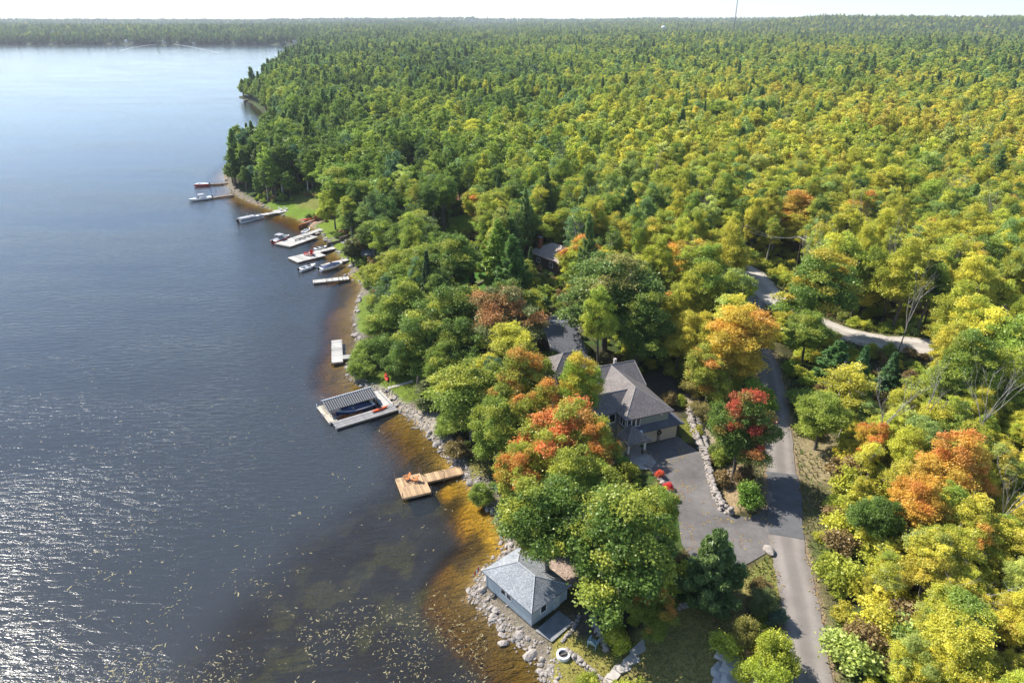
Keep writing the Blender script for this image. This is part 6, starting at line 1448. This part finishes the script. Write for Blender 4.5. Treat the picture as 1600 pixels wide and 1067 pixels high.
for k, (px_, w, lab) in enumerate([(60, 9, 'tiny white cottage at the shaded end of the far shore'), (92, 12, 'white cottage on the far shore behind the boat wake'), (183, 11, 'white far shore cottage above the start of the wake'), (203, 8, 'small far shore cottage next to the brightest one'), (212, 14, 'brightest white cottage on the far shore'), (262, 8, 'little cottage on the far shore near the end of the wake'), (283, 9, 'cream cottage on the far shore beyond the wake'), (308, 7, 'lone pale cottage in the middle of the far shore'),
                                (370, 8, 'white boathouse on the far shore near the islet'), (436, 12, 'white cottage on the far shore beyond the islet'), (455, 13, 'widest white cottage beyond the wooded islet'), (467, 9, 'last white cottage before the wooded point')]):
    x = (px_ - 800) / FPX * 1885 * CP * 1.045; y = 1915 if x < -560 else 1890
    while shore_dist(np.array([x]), np.array([y]))[0] < 9 and y < 2100: y += 4
    simple_house('far_cottage', lab, 'cottage', (x, y), random.uniform(-20, 20), w, 8, gz(x, y), gz(x, y) + 4, gz(x, y) + 6.5, WHITE_S, random.choice([SH_GREY, WHITE_S, SH_TAN]), 'u', wins=False, group='white cottages along the far shore')
isl = at(391, 69, 0); it = thing('islet', 'small wooded islet off the far shore', 'islet', (*isl[:2], 0)); 
iv = MB(); iv.lathe([(26, -3), (22, 0.6), (12, 1.6), (2, 2)], 14); iv.build('rock_base', ROCKD, it)
for k in range(5): tree('pine_tree', isl[0] - 14 + 7 * k, isl[1] + random.uniform(-6, 6), random.uniform(7, 13), 4.5, SG, ['pine at one end of the far islet', 'short pine on the far islet', 'tallest pine amid the far islet', 'pine leaning on the far islet', 'last pine on the far islet'][k], z=1.2)
for k, (px_, py_, Lb, lab, hm) in enumerate([(457, 85, 9, 'dark boat lying off the wooded point', NAVY), (383, 158, 5, 'small dark boat off the rocky point', BLACKP), (256, 68, 9, 'distant speedboat at the head of the wake', GELW)]):
    motorboat(lab, (*at(px_, py_, 0)[:2], 0.1), R(170 - 30 * k), hm, Lb, 2.6)
FOAM = mat('wake_foam', (0.34, 0.36, 0.39), rough=0.8)
for nm, P in (('boat_wake', [(150, 67.5), (190, 67.5), (256, 68.2)]), ('boat_wake', [(185, 80), (205, 75.5), (228, 71.5), (256, 68.8)]), ('boat_wake', [(256, 68.8), (282, 71), (310, 76), (345, 84)])):
    ribbon(nm, [(*at(a, b, 0.0)[:2], 0.0) for a, b in P], 1.7, FOAM, 0.05, kind='stuff', step=20)

# ---------------------------------------------------------------- weed on the water, rough grass on the verges
wv = []; wf_ = []
g_ = np.random.default_rng(5)
def weed(x, y, s):
    n = g_.integers(3, 6); a = g_.random() * 6.28; P = []; c = 0.7 * g_.normal()
    for k in range(n):
        P.append((x, y)); x += math.cos(a) * s; y += math.sin(a) * s; a += c + 0.5 * g_.normal()
    o = len(wv); w = s * 0.3
    for k, (px_, py_) in enumerate(P): t_ = w * (0.35 + math.sin(math.pi * (k + 0.5) / n)); wv.extend([(px_ - t_ * math.sin(a), py_ + t_ * math.cos(a), 0.012), (px_ + t_ * math.sin(a), py_ - t_ * math.cos(a), 0.012)])
    for k in range(n - 1): wf_.append((o + 2 * k, o + 2 * k + 1, o + 2 * k + 3, o + 2 * k + 2))
WX, WY = g_.random(26000) * 760, 560 + 520 * g_.random(26000) ** 0.75
WP = np.array([at(a, b, 0)[:2] for a, b in zip(WX, WY)])
WD = shore_dist(WP[:, 0], WP[:, 1]); WC = fbm(WP[:, 0] + 300, WP[:, 1], 9, 3)
WG = (0.04 + 0.55 * smooth01((WY - 820) / 200) * (0.5 + smooth01((260 - WX) / 260))) * smooth01((WC - 0.42) * 6) + 0.02
for (x, y), d_, w_ in zip(WP, WD, WG):
    if d_ < -1.5 and g_.random() < w_: weed(x, y, (0.06 + 0.10 * g_.random() ** 2) * (1.5 if g_.random() < 0.12 else 1))
WEEDM = mat('pale_water_weed', (0.17, 0.155, 0.07), rough=0.7, scale=0.8, col2=(0.33, 0.29, 0.16))
tag(link(bpy.data.objects.new('water_weed', mesh_np('water_weed', wv, wf_, [WEEDM]))), 'pale scraps of weed drifting on the water', kind='stuff')
tv, tf, tc_ = [], [], []
def tuft(x, y, z, h, c):
    for _ in range(4):
        a = random.uniform(0, 6.28); l = h * random.uniform(0.3, 0.9); w = 0.06; o = len(tv)
        tv.extend([(x - w * math.sin(a), y + w * math.cos(a), z), (x + w * math.sin(a), y - w * math.cos(a), z), (x + l * math.cos(a) + w * .4 * math.sin(a), y + l * math.sin(a) - w * .4 * math.cos(a), z + h), (x + l * math.cos(a) - w * .4 * math.sin(a), y + l * math.sin(a) + w * .4 * math.cos(a), z + h)]); tf.append((o, o + 1, o + 2, o + 3)); tc_.append(c)
X, Y, D = sow(30, 170, 0.62)
q1, _ = line_dist(ROAD, X, Y); q2, _ = line_dist(GRAVEL, X, Y); NZ = fbm(X, Y, 3, 2)
k = (((q1 > 2.15) & (q1 < 5.2)) | ((q2 > 2.9) & (q2 < 6))) & (NZ + 0.25 * rng.random(len(X)) > 0.5) & (q1 > 2.15) & (q2 > 2.9)
k &= poly_mask(DRIVE, X, Y, 0.3) < 0.1
X, Y = X[k], Y[k]; Zt = ground_z(X, Y)
for x, y, z in zip(X, Y, Zt): tuft(x, y, z - 0.03, random.uniform(0.2, 0.6), random.choice([(0.22, 0.2, 0.06), (0.15, 0.2, 0.03), (0.28, 0.23, 0.09), (0.1, 0.16, 0.025)]))
X, Y, D = sow(30, 130, 0.42)
lw = np.zeros(len(X), bool)
for P, c, s_ in LAWNS: lw |= poly_mask(P, X, Y, 0.5) > 0.4
kk = lw & (D > 1.2) & (fbm(X, Y, 2.5, 2) + 0.3 * rng.random(len(X)) > 0.5); X, Y = X[kk], Y[kk]; Zt = ground_z(X, Y)
for x, y, z in zip(X, Y, Zt): tuft(x, y, z - 0.03, random.uniform(0.08, 0.22), random.choice([(0.26, 0.22, 0.09), (0.17, 0.2, 0.04), (0.3, 0.25, 0.12), (0.13, 0.18, 0.03)]))
fv, ff, fc = [], [], []
X, Y, D = sow(30, 130, 0.5)
q1, _ = line_dist(ROAD, X, Y); dm_ = poly_mask(DRIVE, X, Y, 0.1) > 0.9; NZ = fbm(X, Y, 2.2, 3)
edge = (q1 < 2.2) & (np.abs(q1 - 2.0) < 0.75 * rng.random(len(X)) ** 2) & (NZ + 0.2 * rng.random(len(X)) > 0.56); kk = edge | (dm_ & (q1 > 2.3) & (NZ + 0.25 * rng.random(len(X)) > 0.74)); X, Y, q1 = X[kk], Y[kk], q1[kk]
_, Zr = line_dist(ROAD, X, Y)
for x, y, z, q in zip(X, Y, Zr, q1):
    z = z + 0.155 if q < 2.25 else 5.075
    for _ in range(3):
        xx, yy = x + random.uniform(-.25, .25), y + random.uniform(-.25, .25); a = random.uniform(0, 6.28); l = random.uniform(0.05, 0.1); o = len(fv)
        fv.extend([(xx + l * math.cos(a + t_), yy + l * math.sin(a + t_), z + random.uniform(0, 0.02)) for t_ in (0, 1.57, 3.14, 4.71)]); ff.append((o, o + 1, o + 2, o + 3)); fc.append(random.choice([(0.35, 0.24, 0.05), (0.28, 0.12, 0.04), (0.2, 0.13, 0.06), (0.38, 0.3, 0.06)]))
gm = bpy.data.materials.new('verge_grass'); gm.use_nodes = True; ga = gm.node_tree.nodes.new('ShaderNodeAttribute'); ga.attribute_name = 'blade'; gm.node_tree.links.new(ga.outputs['Color'], gm.node_tree.nodes['Principled BSDF'].inputs['Base Color']); gm.node_tree.nodes['Principled BSDF'].inputs['Roughness'].default_value = 0.9
tag(link(bpy.data.objects.new('verge_grass', mesh_np('verge_grass', tv, tf, [gm], attrs={'blade': ('FLOAT_COLOR', 'FACE', np.array([(*c, 1) for c in tc_]))}))), 'rough dry grass along the road edges and on the lawns', kind='stuff')
tag(link(bpy.data.objects.new('fallen_leaves', mesh_np('fallen_leaves', fv, ff, [gm], attrs={'blade': ('FLOAT_COLOR', 'FACE', np.array([(*c, 1) for c in fc]))}))), 'fallen leaves blown along the edges of the road and driveway', kind='stuff')
print('tufts', len(tf), 'weeds', len(wf_))

# ---------------------------------------------------------------- the air
hz = bpy.data.materials.new('haze'); hz.use_nodes = True
for n in list(hz.node_tree.nodes): hz.node_tree.nodes.remove(n)
ho = hz.node_tree.nodes.new('ShaderNodeOutputMaterial'); hv = hz.node_tree.nodes.new('ShaderNodeVolumePrincipled')
hv.inputs['Color'].default_value = (0.80, 0.88, 1.0, 1); hv.inputs['Density'].default_value = 0.000085; hv.inputs['Anisotropy'].default_value = 0.2
hz.node_tree.links.new(hv.outputs[0], ho.inputs['Volume'])
o = box('haze', hz, None, -9300, 9300, -400, 9300, -12, 330); tag(o, kind='stuff')
